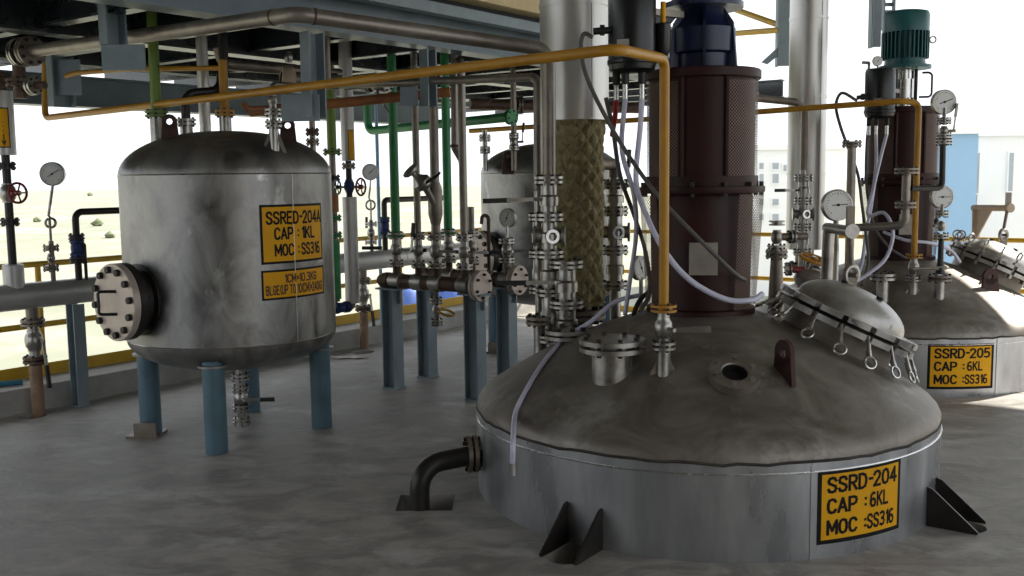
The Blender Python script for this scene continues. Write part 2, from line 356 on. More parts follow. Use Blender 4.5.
GLYPH = {
 'S': [[(.55, .80), (.46, .96), (.30, 1), (.13, .95), (.05, .78), (.10, .62), (.30, .51), (.50, .40), (.56, .23), (.47, .05), (.30, 0), (.12, .04), (.04, .20)]],
 'R': [[(.05, 0), (.05, 1), (.35, 1), (.52, .93), (.56, .75), (.50, .56), (.35, .49), (.05, .49)], [(.28, .49), (.57, 0)]],
 'D': [[(.05, 0), (.05, 1), (.28, 1), (.48, .90), (.57, .65), (.57, .35), (.48, .10), (.28, 0), (.05, 0)]],
 'E': [[(.52, 1), (.05, 1), (.05, 0), (.52, 0)], [(.05, .52), (.44, .52)]],
 'F': [[(.52, 1), (.05, 1), (.05, 0)], [(.05, .52), (.44, .52)]],
 '-': [[(.10, .56), (.34, .56)]], '=': [[(.08, .62), (.42, .62)], [(.08, .36), (.42, .36)]], '.': [[(.14, .02), (.24, .02)]],
 ':': [[(.17, .70), (.19, .70)], [(.17, .24), (.19, .24)]],
 '0': [[(.30, 1), (.13, .92), (.05, .68), (.05, .32), (.13, .08), (.30, 0), (.47, .08), (.55, .32), (.55, .68), (.47, .92), (.30, 1)]],
 'O': [[(.30, 1), (.13, .92), (.05, .68), (.05, .32), (.13, .08), (.30, 0), (.47, .08), (.55, .32), (.55, .68), (.47, .92), (.30, 1)]],
 '1': [[(.12, .82), (.28, 1), (.28, 0)]], 'I': [[(.2, 0), (.2, 1)]],
 '2': [[(.06, .78), (.14, .95), (.30, 1), (.47, .94), (.54, .77), (.48, .56), (.06, 0), (.56, 0)]],
 '3': [[(.06, .92), (.28, 1), (.47, .94), (.53, .76), (.46, .57), (.24, .52)], [(.24, .52), (.47, .46), (.56, .27), (.48, .07), (.28, 0), (.06, .08)]],
 '4': [[(.42, 0), (.42, 1), (.04, .28), (.58, .28)]],
 '5': [[(.52, 1), (.10, 1), (.07, .55), (.30, .62), (.50, .52), (.56, .30), (.47, .07), (.28, 0), (.06, .06)]],
 '6': [[(.48, .95), (.30, 1), (.12, .85), (.05, .50), (.06, .25), (.16, .05), (.31, 0), (.48, .06), (.55, .28), (.48, .48), (.31, .56), (.14, .48), (.06, .30)]],
 'A': [[(.02, 0), (.30, 1), (.58, 0)], [(.12, .32), (.48, .32)]],
 'B': [[(.05, 0), (.05, 1), (.32, 1), (.50, .90), (.50, .62), (.32, .52), (.05, .52)], [(.32, .52), (.55, .40), (.55, .12), (.32, 0), (.05, 0)]],
 'C': [[(.55, .80), (.45, .95), (.30, 1), (.13, .92), (.05, .68), (.05, .32), (.13, .08), (.30, 0), (.45, .05), (.55, .20)]],
 'G': [[(.55, .80), (.45, .95), (.30, 1), (.13, .92), (.05, .68), (.05, .32), (.13, .08), (.30, 0), (.47, .06), (.55, .25), (.55, .45), (.34, .45)]],
 'P': [[(.05, 0), (.05, 1), (.35, 1), (.52, .92), (.56, .73), (.50, .53), (.35, .45), (.05, .45)]],
 'K': [[(.06, 0), (.06, 1)], [(.54, 1), (.08, .42)], [(.22, .58), (.57, 0)]],
 'L': [[(.07, 1), (.07, 0), (.52, 0)]],
 'M': [[(.05, 0), (.05, 1), (.36, .25), (.67, 1), (.67, 0)]],
 'U': [[(.05, 1), (.05, .28), (.14, .06), (.30, 0), (.46, .06), (.55, .28), (.55, 1)]],
 'T': [[(.02, 1), (.58, 1)], [(.30, 1), (.30, 0)]],
 '(': [[(.30, 1.05), (.14, .80), (.10, .5), (.14, .20), (.30, -.05)]], ')': [[(.10, 1.05), (.26, .80), (.30, .5), (.26, .20), (.10, -.05)]], ' ': [], '*': [[(.2, .4), (.4, .6)]], '>': [[(.3, 1), (.3, 0)], [(.02, .35), (.3, 0), (.58, .35)]] }
ADV = {':': .36, '-': .44, '=': .5, '.': .32, '1': .44, 'I': .4, 'M': .84, '(': .4, ')': .4, ' ': .35}
def stroke(pts, w):
    """flat brush stroke along a polyline, one quad for each segment -> verts, faces"""
    V, F = [], []
    for (x0, y0), (x1, y1) in zip(pts, pts[1:]):
        d = Vector((x1-x0, y1-y0)); d.normalize(); n = Vector((-d.y, d.x))*w/2; a = Vector((x0, y0))-d*w*.38; b = Vector((x1, y1))+d*w*.38; k = len(V)
        V += [tuple(a+n), tuple(a-n), tuple(b-n), tuple(b+n)]; F.append([k, k+1, k+2, k+3])
    return V, F
def letters(txt, u0, u1, v0, v1, w):
    """letters of one row placed in sign space (0..1) -> list of (verts, faces)"""
    tot = sum(ADV.get(ch, .74) for ch in txt)-.14; x = 0; out = []
    for ch in txt:
        V, F = [], []
        for st in GLYPH[ch]:
            vs, fs = stroke(st, w); b = len(V); V += vs; F += [[b+i for i in f] for f in fs]
        if V: out.append(([(u0+(u1-u0)*(x+a)/tot, v0+(v1-v0)*b) for a, b in V], F))
        x += ADV.get(ch, .74)
    return out
def cyl_sign(T, c, R, a0, a1, z0, z1, rows, border=0.035, lm='sign_black'):
    """painted plate that follows a cylinder round c; a0 is the left edge"""
    c = Vector((c[0], c[1], 0)); arc = abs(a1-a0)*R; H = z1-z0; bw = border*max(arc, H)
    def patch(rad, x0, x1, y0, y1, name, m, par):
        mb = MB(); n = 16
        for k in range(n+1):
            a = a0+(a1-a0)*(x0+(x1-x0)*k/n)
            for rr, zz in ((R, y0), (rad, y0), (rad, y1), (R, y1)): mb.v.append(c+Vector((math.cos(a)*rr, math.sin(a)*rr, zz)))
        for k in range(n):
            for j in range(3): mb.f.append([4*k+j, 4*k+j+1, 4*k+5+j, 4*k+4+j])
        mb.f += [[0, 1, 2, 3], [4*n+3, 4*n+2, 4*n+1, 4*n]]
        return mb.build(name, m, par)
    s = patch(R+.0015, 0, 1, z0, z1, 'sign_border', 'sign_black', T)
    patch(R+.0025, bw/arc, 1-bw/arc, z0+bw, z1-bw, 'sign_panel', 'sign_yellow', s)
    joined = MB()
    for row in rows:
        for V, F in letters(*row[:5], row[5] if len(row) > 5 else .20):
            mb = joined if lm != 'sign_black' else MB(); b = len(mb.v)
            for (u, v) in V:
                a = a0+(a1-a0)*u; mb.v.append(c+Vector((math.cos(a)*(R+.0035), math.sin(a)*(R+.0035), z0+H*v)))
            mb.f += [[b+i for i in f] for f in F]
            if mb is not joined: mb.build('letter', lm, s, smooth=False)
    if joined.v: joined.build('small_print', lm, s, smooth=False)['kind'] = 'stuff'
    return s

# ================================================================== SETTING
def ab(a, b, z=0): return AX*a+BX*b+Z*z
CB = onz(0, 418, 0).dot(BX)*0.5 + onz(467, 325, 0).dot(BX)*0.5      # inner face of the left kerb
A_END = 9.75
RX, RY = 0.92, 4.852                                              # front reactor centre
QX, QY = 3.00, 7.72                                               # rear reactor centre
TX, TY = -1.68, 5.97                                              # small tank centre
ABZ = (AX, BX, Z)
def oriented(a0, a1, b0, b1, z0, z1, mb=None):
    return (mb or MB()).box(ab((a0+a1)/2, (b0+b1)/2, (z0+z1)/2), (a1-a0, b1-b0, z1-z0), ABZ)
# floor slab with its pits and pipe openings cut out
floor = oriented(-6, A_END+0.1, -9, CB+0.42, -0.3, 0).build('floor', 'concrete', off=(0, 0, 0), smooth=False)
struct(floor, 'worn grey concrete floor of the plant', 'floor')
cut = []
def cutter(mb): o = mb.build('cutter', 'dark_pit', off=(0, 0, 0), smooth=False); cut.append(o)
pA, pB = onz(395, 511, 0), onz(452, 511, 0); pC = onz(450, 494, 0)
cutter(MB().box(((pA.x+pB.x)/2, (pA.y+pC.y)/2, -0.1), (pB.x-pA.x, pC.y-pA.y, 0.34)))
GUSS = [math.radians(-125.5), math.radians(-36), math.radians(55), math.radians(145)]
for k, ga in enumerate(GUSS[:2]):
    d = Vector((math.cos(ga), math.sin(ga), 0)); t = Vector((-d.y, d.x, 0))
    cutter(MB().box(Vector((RX, RY, -0.1))+d*1.155, (0.19, 0.13, 0.32), (d, t, Z)))
    cutter(MB().cyl(Vector((RX, RY, -0.26))+d*1.25, Vector((RX, RY, 0.06))+d*1.25, 0.07, 16))
for px, py, r in ((31, 416, .085), (362, 352, .1)):
    p = onz(px, py, 0); cutter(MB().cyl(p+Vector((.01, 0, -.25)), p+Vector((.01, 0, .1)), r, 20))
for c in cut:
    md = floor.modifiers.new('cut', 'BOOLEAN'); md.object = c; md.operation = 'DIFFERENCE'; md.solver = 'EXACT'
bpy.context.view_layer.update()
nm = bpy.data.meshes.new_from_object(floor.evaluated_get(bpy.context.evaluated_depsgraph_get()))
floor.modifiers.clear(); nm.name = 'floor'; floor.data = nm
nm.materials.clear(); nm.materials.append(MATS['concrete'])
for p in nm.polygons: p.material_index = 0
for c in cut: bpy.data.objects.remove(c)

kerb = oriented(-3, A_END+0.1, CB, CB+0.42, 0, 0.165).build('trim_1', 'curb_concrete', off=(0, 0, 0), smooth=False)
struct(kerb, 'low concrete kerb along the open edge of the floor', 'kerb')
low = oriented(-6, A_END+0.1, -9, CB+0.42, -0.6, -0.3).build('floor_underside', 'slab_concrete', off=(0, 0, 0), smooth=False)
struct(low, 'underside of the plant floor slab', 'floor')
# high unseen roof over the hall, overhang and step shaped for one sun patch
ROOFZ = 4.6
roof = MB()
for (a0, a1, b0, b1) in ((-6, 11.9, -5.2, 0.1), (-6, 13.6, 0.1, CB+0.9)): oriented(a0, a1, b0, b1, ROOFZ, ROOFZ+0.15, roof)
roof = roof.build('ceiling', 'slab_concrete', off=(0, 0, 0), smooth=False); struct(roof, 'high grey roof slab above the reactors', 'ceiling')
wb = oriented(-2.0, -1.8, -9, 3.6, 0, ROOFZ).build('wall_back', 'slab_concrete', off=(0, 0, 0), smooth=False); struct(wb, 'unseen concrete wall behind the viewer, placed to shade the foreground', 'wall')  # unseen, set close to darken the foreground, left end open to admit light

# mezzanine: deck, edge beam, joists and the hangers welded to them
FB = at(300, 27, 5.5); FBb = FB.dot(BX); FBz = FB.z                # bottom edge of the long edge beam
DZ = FBz+0.24
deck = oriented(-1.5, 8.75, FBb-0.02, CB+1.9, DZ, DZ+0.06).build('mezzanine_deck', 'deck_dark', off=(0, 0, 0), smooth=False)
struct(deck, 'dark underside of the steel mezzanine deck', 'mezzanine')
def ibeam(p, q, h, wd, name, m='dark_beam', tf=0.016, tw=0.012):
    """I-beam with its bottom flange at the height of p and q"""
    p = Vector(p); q = Vector(q); d = (q-p).normalized(); s = Z.cross(d).normalized(); c = (p+q)/2; L = (q-p).length; mb = MB()
    mb.box(c+Z*tf/2, (L, wd, tf), (d, s, Z)); mb.box(c+Z*(h-tf/2), (L, wd, tf), (d, s, Z)); mb.box(c+Z*h/2, (L, tw, h-2*tf), (d, s, Z))
    return mb.build(name, m, deck, smooth=False)
ibeam(ab(-1.5, FBb+.07, FBz), ab(8.75, FBb+.07, FBz), 0.235, 0.16, 'edge_beam', 'beam_paint')
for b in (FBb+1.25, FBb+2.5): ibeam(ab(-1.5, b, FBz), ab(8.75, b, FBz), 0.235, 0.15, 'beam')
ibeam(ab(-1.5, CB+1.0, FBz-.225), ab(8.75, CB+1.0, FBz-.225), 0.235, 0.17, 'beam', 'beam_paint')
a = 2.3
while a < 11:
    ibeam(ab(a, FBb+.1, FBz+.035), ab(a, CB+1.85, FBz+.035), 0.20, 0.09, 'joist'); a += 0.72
fl = oriented(-1.5, 8.75, FBb-.10, FBb-.02, DZ-.055, DZ+.012).build('edge_angle', 'blue_steel', deck, smooth=False)
oriented(3.5, 8.75, FBb-.16, FBb+.0, DZ+.06, DZ+.19).build('slab_edge', 'cream_slab', deck, smooth=False)
def hanger(px, Y, y0, y1, wpx, pl, plY=None):
    """channel post below a beam with a square bracket plate at its foot"""
    p = at(px, y0, Y); q = at(px, y1, Y); wd = wpx*Y/1000; mb = MB(); h = p.z-q.z
    c = Vector((p.x, Y, (p.z+q.z)/2)); ax = (BX*-1, AX, Z)
    mb.box(c, (0.010, wd, h), ax); mb.box(c+AX*(-wd/2)+BX*(-.03), (0.07, .010, h), ax); mb.box(c+AX*(wd/2)+BX*(-.03), (0.07, .010, h), ax)
    o = mb.build('hanger_post', 'blue_steel', deck, smooth=False)
    x0, x1, yy0, yy1 = pl; a_, b_ = at(x0, yy0, Y-.05), at(x1, yy1, Y-.05)
    d = (AX*0.55-BX*0.83).normalized()
    MB().box(((a_+b_)/2), (abs(b_.x-a_.x)/d.x, .014, a_.z-b_.z), (d, Z.cross(d), Z)).build('bracket_plate', 'blue_steel', o, smooth=False)
hanger(108, 5.2, 2, 46, 20, (101, 146, 45, 70))
hanger(308, 5.45, 33, 118, 19, (281, 320, 95, 121))
hanger(424, 6.4, 50, 107, 12, (400, 418, 87, 106))
hanger(57, 6.6, 57, 107, 22, (48, 82, 60, 95))

# railings
def railing(name, label, p, q, heights, r, posts, toe=None):
    p = Vector(p); q = Vector(q); T = thing(name, label, 'railing', p)
    for h in heights: MB().cyl(p+Z*h, q+Z*h, r, 10).build('rail', 'rail_yellow', T)
    d = (q-p).normalized(); n = Z.cross(d)
    for t in posts: MB().cyl(p.lerp(q, t), p.lerp(q, t)+Z*heights[0], r*.95, 10).build('post', 'rail_yellow', T)
    if toe: MB().box((p+q)/2+Z*(toe/2+.0), ((q-p).length, .012, toe), (d, n, Z)).build('toe_board', 'rail_yellow', T, smooth=False)
rb = CB+0.33
railing('guard_rail', 'yellow two-bar guard rail on the kerb behind the small tank', ab(2.2, rb, .165), ab(A_END, rb, .165), (.785, .36), .021, (.19, .33, .5, .68, .84, 1), toe=.085)
railing('guard_rail', 'yellow two-bar guard rail on the far floor edge behind the reactors', ab(A_END, rb-.1, 0), ab(A_END, -6, 0), (.9, .45), .022, (0, .135, .27, .49, .62, .75, .9, 1), toe=.06)
T = thing('railing_stanchion', 'thin dark steel stanchion standing on the kerb beside the blue pipe support', 'post', onz(84, 360, .165))
c = T.location.copy(); MB().cyl(c, c+Z*.42, .012, 8).build('post', 'black_pipe', T); MB().box(c+Z*.006, (.06, .06, .012)).build('base_plate', 'black_pipe', T, smooth=False)

# ------------------------------------------------------------------ outside
GZ = -6.0
gr = MB(); gr.box((0, 600, GZ-.5), (2400, 1300, 1)); g = gr.build('ground', 'field', off=(0, 0, 0), smooth=False)
struct(g, 'pale dry field outside the plant', 'field')
def bush(px, py, rr):
    p = onz(px, py, GZ); k = p.y
    mb = MB(); n = 9
    prof = [(0, 0)]+[(math.sin(PI*(.25+.75*i/n))*rr, (math.cos(PI*(.25+.0*i))*0+rr*1.1*i/n)) for i in range(n)]+[(0, rr*1.1)]
    sd = random.random()*50
    mb.lathe(prof, p, (0, 0, 1), 12, fn=lambda r, h, a: r*(.75+.5*mnoise.noise(Vector((math.cos(a)*2, math.sin(a)*2, h/rr*3+sd)))))
    return mb.build('shrub', 'shrub', off=p)
for i, (px, py, rr, lab) in enumerate(((98, 226, 1.3, 'largest pale green shrub in the field left of the small tank'), (37, 222, 1.0, 'small shrub in the field between the red-wheel riser and the gauge'),
                                       (110, 238, .9, 'low shrub in the field just below the horizontal black pipe'), (90, 196, 2.2, 'distant shrub on the field horizon left of the small tank'))):
    tag(bush(px, py, rr), lab, 'shrub', 'field shrubs')
def building(name, label, p, wd, dp, h, m, wins, wm='house_grey', face=None):
    T = thing(name, label, 'building', p); p = Vector(p)
    MB().box(p+Vector((0, dp/2, h/2)), (wd, dp, h)).build('wall', m, T, smooth=False)
    MB().box(p+Vector((0, dp/2, h+.15)), (wd+.4, dp+.4, .3)).build('roof', 'house_white', T, smooth=False)
    for (x, z, ww, hh) in wins:
        f = MB().box(p+Vector((x, -.04, z)), (ww+.14, .16, hh+.14)).build('window_frame', 'house_white', T, smooth=False)
        MB().box(p+Vector((x, -.10, z)), (ww, .08, hh)).build('pane', wm, f, smooth=False)
    return T
def bpos(px, Y): q = atxz(px, Y, GZ); return q
Y0 = 62
def wrect(px0, px1, py0, py1, Y, base):
    a_, b_ = at(px0, py0, Y), at(px1, py1, Y); return ((a_.x+b_.x)/2-base.x, (a_.z+b_.z)/2-base.z, b_.x-a_.x, a_.z-b_.z)
p = bpos(770, Y0)
building('apartment_block', 'distant white block with small grey windows right of the front agitator guard', p, 9, 8, at(770, 150, Y0).z-GZ, 'house_white',
         [wrect(*r, Y0, p) for r in ((759, 763, 163, 169), (772, 778, 163, 169), (759, 763, 174, 182), (772, 778, 174, 183), (759, 763, 199, 205), (772, 778, 199, 205), (783, 786, 165, 171), (772, 778, 214, 220), (759, 763, 214, 220))])
Y1 = 45; p = bpos(957, Y1)
building('blue_warehouse', 'light blue clad building wall behind the rear reactor gauges', p, at(972, 200, Y1).x-at(944, 200, Y1).x, 6, at(957, 134, Y1).z-GZ, 'house_blue', [])
Y2 = 47; p = bpos(1010, Y2)
building('white_warehouse', 'distant white building with narrow louvre strips at the right edge', p, at(1050, 200, Y2).x-at(973, 200, Y2).x, 6, at(1000, 136, Y2).z-GZ, 'house_white',
         [wrect(*r, Y2, p) for r in ((974.5, 977, 153, 193), (1008.5, 1011, 153, 191))])
for px, lab in ((406, 'blue tarpaulin covered heap outside, left of the second blue manifold leg'), (452, 'blue tarpaulin covered heap outside, between the two middle manifold legs')):
    q = atxz(px, 52, GZ); sd = random.random()*9
    o = MB().lathe([(0, 0), (1.1, 0), (1.05, 1.0), (.9, 1.7), (.5, 2.1), (0, 2.2)], q, (0, 0, 1), 16, fn=lambda r, h, a: r*(1+.15*mnoise.noise(Vector((math.cos(a)*2, math.sin(a)*2, h+sd))))).build('tarpaulin_heap', 'blue_tarp', off=q)
    tag(o, lab, 'tarpaulin', 'tarpaulin heaps')

# ================================================================== REACTORS
RR = 1.10
PROF = [(1.10, .392), (1.099, .412), (1.088, .438), (1.062, .466), (1.01, .50), (.95, .537), (.85, .595), (.72, .665), (.60, .722), (.45, .782), (.30, .835), (.26, .848), (0, .85)]
def zs(r):
    for (r1, z1), (r0, z0) in zip(PROF, PROF[1:]):
        if r0 <= r <= r1: return z0+(z1-z0)*(r-r0)/(r1-r0+1e-9)
    return .4
def surf(C, x, y): return Vector((C[0]+x, C[1]+y, zs(math.hypot(x, y))))
def snorm(x, y):
    r = math.hypot(x, y); s = (zs(r-.03)-zs(r+.03))/.06; d = Vector((x/r, y/r, 0)); return (d*s+Z).normalized()
def nozzle(T, p, top, r, fr, th=.018, nb=8, m='flange_steel', cover=True, name='nozzle'):
    """welded neck standing on the shell, with its flange"""
    p = Vector(p); o = MB().cyl(p-Z*.10, Vector((p.x, p.y, top-th)), r, 18).build(name, m, T)
    f = flange(T, (p.x, p.y, top-th), Z, fr, th, m, nb)
    return o
def reactor(C, label, sign, tight):
    T = thing('reactor_vessel', label, 'reactor', (C[0], C[1], 0), 'large reactors'); c0 = Vector((C[0], C[1], 0))
    # skirt cladding in sheets
    a = -PI; sa = cyl_hit(811.5, 510, C, RR)[0] if not tight else cyl_hit(997, 360, C, RR)[0]; seams = [sa-PI/2, sa, sa+PI/2, sa+PI]
    for i in range(4):
        a0 = seams[i]; a1 = seams[(i+1) % 4]+(2*PI if i == 3 else 0)
        mb = MB().lathe([(RR-.02, .0), (RR-.001, .0), (RR, .02), (RR, .39), (RR-.03, .392)], c0, (0, 0, 1), 40, a0+.0015, a1-.0015)
        mb.build('skirt_sheet', 'skirt_steel', T)
        d = Vector((math.cos(a0), math.sin(a0), 0)); t = Vector((-d.y, d.x, 0))
        MB().box(c0+d*(RR+.001)+Z*.19, (.006, .012, .38), (d, t, Z)).build('seam_strip', 'skirt_steel', T, smooth=False)
    MB().lathe([(RR-.02, .39)]+[(r, z) for r, z in PROF], c0, (0, 0, 1), 72).build('dished_head', 'dome_steel', T)
    MB().torus(c0+Z*.352, Z, RR+.0015, .0038, 120, 6).build('bead_line', 'bright_steel', T)
    MB().tube([c0+Vector((math.cos(a)*(RR-.003), math.sin(a)*(RR-.003), .393+.010*mnoise.noise(Vector((math.cos(a)*14, math.sin(a)*14, C[0]))))) for a in [2*PI*k/120 for k in range(120)]], .0072, 6, closed=True).build('weld_seam', 'grime', T)
    # support gussets by the floor pits
    for ga in GUSS:
        d = Vector((math.cos(ga), math.sin(ga), 0)); t = Vector((-d.y, d.x, 0))
        for s in (-1, 1):
            b = c0+d*(RR-.01)+t*s*.075
            MB().prism([b+Z*.002, b+d*.21+Z*.002, b+d*.21+Z*.012, b+d*.03+Z*.165, b+Z*.175], t*.012*s).build('gusset', 'black_pipe', T, smooth=False)
    # sign
    if sign: cyl_sign(T, C, RR, *sign)
    # manhole on the right flank
    n = Vector((.415, -.05, .905)).normalized(); x, y = .65, -.05
    u = (Vector((1, 0, 0))-n*n.x).normalized(); v = n.cross(u); s0 = surf(C, x, y); mc = s0+n*.105
    mh = MB().lathe([(.262, -.17), (.262, .0), (.25, .0)], mc, n, 40).build('manhole_neck', 'dome_steel', T)
    ns = 16
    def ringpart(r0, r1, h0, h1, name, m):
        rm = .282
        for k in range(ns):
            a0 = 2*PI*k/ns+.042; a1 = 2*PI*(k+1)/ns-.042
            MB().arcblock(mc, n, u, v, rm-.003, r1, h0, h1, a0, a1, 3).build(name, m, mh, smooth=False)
        MB().lathe([(r0, h0), (rm, h0), (rm, h1), (r0, h1), (r0, h0)], mc, n, 40).build(name+'_ring', 'black_pipe', mh)  # ring coloured black to stand in for the shade inside the slots
    def ang_basis(): return basis(n)
    u, v, _ = basis(n)
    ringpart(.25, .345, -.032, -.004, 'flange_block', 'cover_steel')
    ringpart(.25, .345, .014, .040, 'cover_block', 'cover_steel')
    MB().lathe([(.255, -.004), (.272, -.004), (.272, .014), (.255, .014)], mc, n, 40).build('gasket', 'black_rubber', mh)
    R = .268; dm = [(R*math.cos(t), .04+.135*math.sin(t)) for t in [PI/2*k/12 for k in range(13)]]; dm[-1] = (0, .175)
    MB().lathe([(.285, .036), (.28, .042)]+dm, mc, n, 44).build('manhole_dome', 'cover_steel', mh)
    for (ox, oy) in ((.02, -.10), (.10, .06)):
        p = mc+u*ox+v*oy; hgt = .04+.135*math.sqrt(max(0, 1-(ox*ox+oy*oy)/R/R)); MB().lathe([(0, hgt-.005), (.016, hgt-.005), (.016, hgt+.012), (0, hgt+.012)], p, n, 6).build('dome_bolt', 'bolt_dark', mh)
    for k in range(ns):
        a = 2*PI*k/ns; d = u*math.cos(a)+v*math.sin(a); t = n.cross(d)
        p = mc+d*.322
        if tight:
            q = p+n*.085; cl = MB().cyl(p-n*.05, q, .009, 8).box(p-n*.045, (.03, .02, .03), (d, t, n)).box(p+n*.052, (.04, .03, .018), (d, t, n)).build('swing_bolt', 'flange_steel', T)
            MB().torus(q+n*.028, t, .03, .006, 18, 7).build('ring', 'flange_steel', cl)
        else:
            for wgt in (.15, .3, .5, .7, .9, 1.2, 1.6, 2.2, 3):
                dn = (d*wgt-Z).normalized(); q = p-n*.02+dn*.085; e_ = q+dn*.058; rr_ = math.hypot(e_.x-C[0], e_.y-C[1])
                if e_.z > zs(min(rr_, 1.09))+.006: break
            cl = MB().cyl(p-n*.005, q, .0085, 8).box(p-n*.03-d*.02, (.03, .02, .02), (d, t, n)).cyl(q-dn*.03, q, .013, 8).build('swing_bolt', 'flange_steel', T)
            tt = t
            MB().torus(q+dn*.026, dn.cross(tt), .027, .0055, 20, 7).build('ring', 'bright_steel', cl)
    return T, mc, n
def skirt_sign(px0, py0, px1, py1, C):
    a0, zt = cyl_hit(px0, py0, C, RR); a1, zb = cyl_hit(px1, py1, C, RR); return a0, a1, zt, zb
c204 = (RX, RY); c205 = (QX, QY)
a0, zt = cyl_hit(818, 471, c204, RR); _, zb = cyl_hit(818, 545, c204, RR); a1, zt2 = cyl_hit(900.5, 457, c204, RR)
rowsR = lambda t: [(t, .10, .93, .70, .89), ('CAP :', .10, .53, .42, .60), ('6KL', .58, .82, .42, .60), ('MOC :', .10, .53, .13, .31), ('SS316', .55, .90, .13, .31)]
R1, mc1, mn1 = reactor(c204, 'front stainless reactor vessel with sign SSRD-204 and domed manhole cover', (a0, a1, max(.05, (zb+.0)), min(.368, (zt+zt2)/2), rowsR('SSRD-204'), .04), False)
a0, zt = cyl_hit(928, 344, c205, RR); _, zb = cyl_hit(928, 394, c205, RR); a1, _ = cyl_hit(994, 344, c205, RR)
R2, mc2, mn2 = reactor(c205, 'rear stainless reactor vessel with sign SSRD-205 at the right edge', (a0, a1, max(.05, zb), min(.368, zt), rowsR('SSRD-205'), .04), True)

# lifting lugs and open pad flange on the front vessel, lug on the rear one
def lug_mesh(p, d, w_, h, hole, th):
    t = Vector((-d.y, d.x, 0)); c = p+Z*h; mb = MB().lathe([(hole, 0), (w_, 0), (w_, th), (hole, th), (hole, 0)], c, t, 20)
    return mb.prism([p-d*w_*1.25-Z*.06, p+d*w_*1.25-Z*.06, c+d*w_*.98-Z*hole*.6, c+d*hole*.8-Z*hole*.65, c-Z*hole*1.02, c-d*hole*.8-Z*hole*.65, c-d*w_*.98-Z*hole*.6], t*th)
def lug(T, C, x, y, s=1.0, fl=(1, 0)):
    lug_mesh(surf(C, x, y), Vector((fl[0], fl[1], 0)).normalized(), .062*s, .10*s, .022*s, .02).build('lifting_lug', 'lug_brown', T, ang=30)
lug(R1, c204, .215, -.70, .95, (.35, -1)); lug(R2, c205, .44, -.58, .95, (1, .2))
n_ = snorm(0, -.745); p = surf(c204, 0.0, -.745)+n_*.030
o = MB().lathe([(.058, -.03), (.105, -.03), (.108, -.012), (.108, .016), (.058, .016), (.054, .012), (.054, -.04)], p, n_, 32).build('pad_flange', 'grey_pipe', R1)
MB().lathe([(.0535, .008), (.0535, -.028), (0, -.028)], p, n_, 24).build('bore', 'black_rubber', o)  # lining coloured black in place of the shade down the hole
u, v, _ = basis(n_)
for k in range(6):
    t = 2*PI*k/6+.3; MB().lathe([(0, .014), (.011, .014), (.011, .028), (0, .028)], p+u*math.cos(t)*.083+v*math.sin(t)*.083, n_, 6).build('stud', 'flange_steel', o)
# big blind nozzle
q = atxz(612, 4.30, .79); MB().cyl((q.x, q.y, .55), (q.x, q.y, .765), .088, 24).build('nozzle', 'flange_steel', R1)
f = flange(R1, (q.x, q.y, .775), Z, .143, .02, 'flange_steel', 0, gap=.014); 
for k in range(8):
    t = 2*PI*k/8+.2; MB().cyl((q.x+math.cos(t)*.117, q.y+math.sin(t)*.117, .735), (q.x+math.cos(t)*.117, q.y+math.sin(t)*.117, .815), .010, 6).build('bolt', 'bolt_dark', R1)
# stub nozzle on the rear vessel
q = atxz(883, 7.0, .8); nozzle(R2, (q.x, q.y, .62), zat(883, 274, 7.0), .042, .088)

# outlet elbow on the left of the front skirt
fp = Vector((RX-1.085, RY-.20, .20)); dd = Vector((-.985, -.17, 0)); dr = onz(420, 508, 0)
T = thing('outlet_elbow_pipe', 'black elbow pipe from the skirt of the front reactor into a floor opening', 'pipe', (dr.x, dr.y, 0))
pipe(T, [fp-dd*.02, fp+dd*.14, Vector((dr.x, dr.y, .20)), Vector((dr.x, dr.y, -.22))] if False else [fp-dd*.01, Vector((dr.x, dr.y, .20)), Vector((dr.x, dr.y, -.24))], .046, 'black_pipe', fr=.115, seg=20)
flange(T, fp+dd*.035, dd, .088, .02, 'dull_pipe', 8)

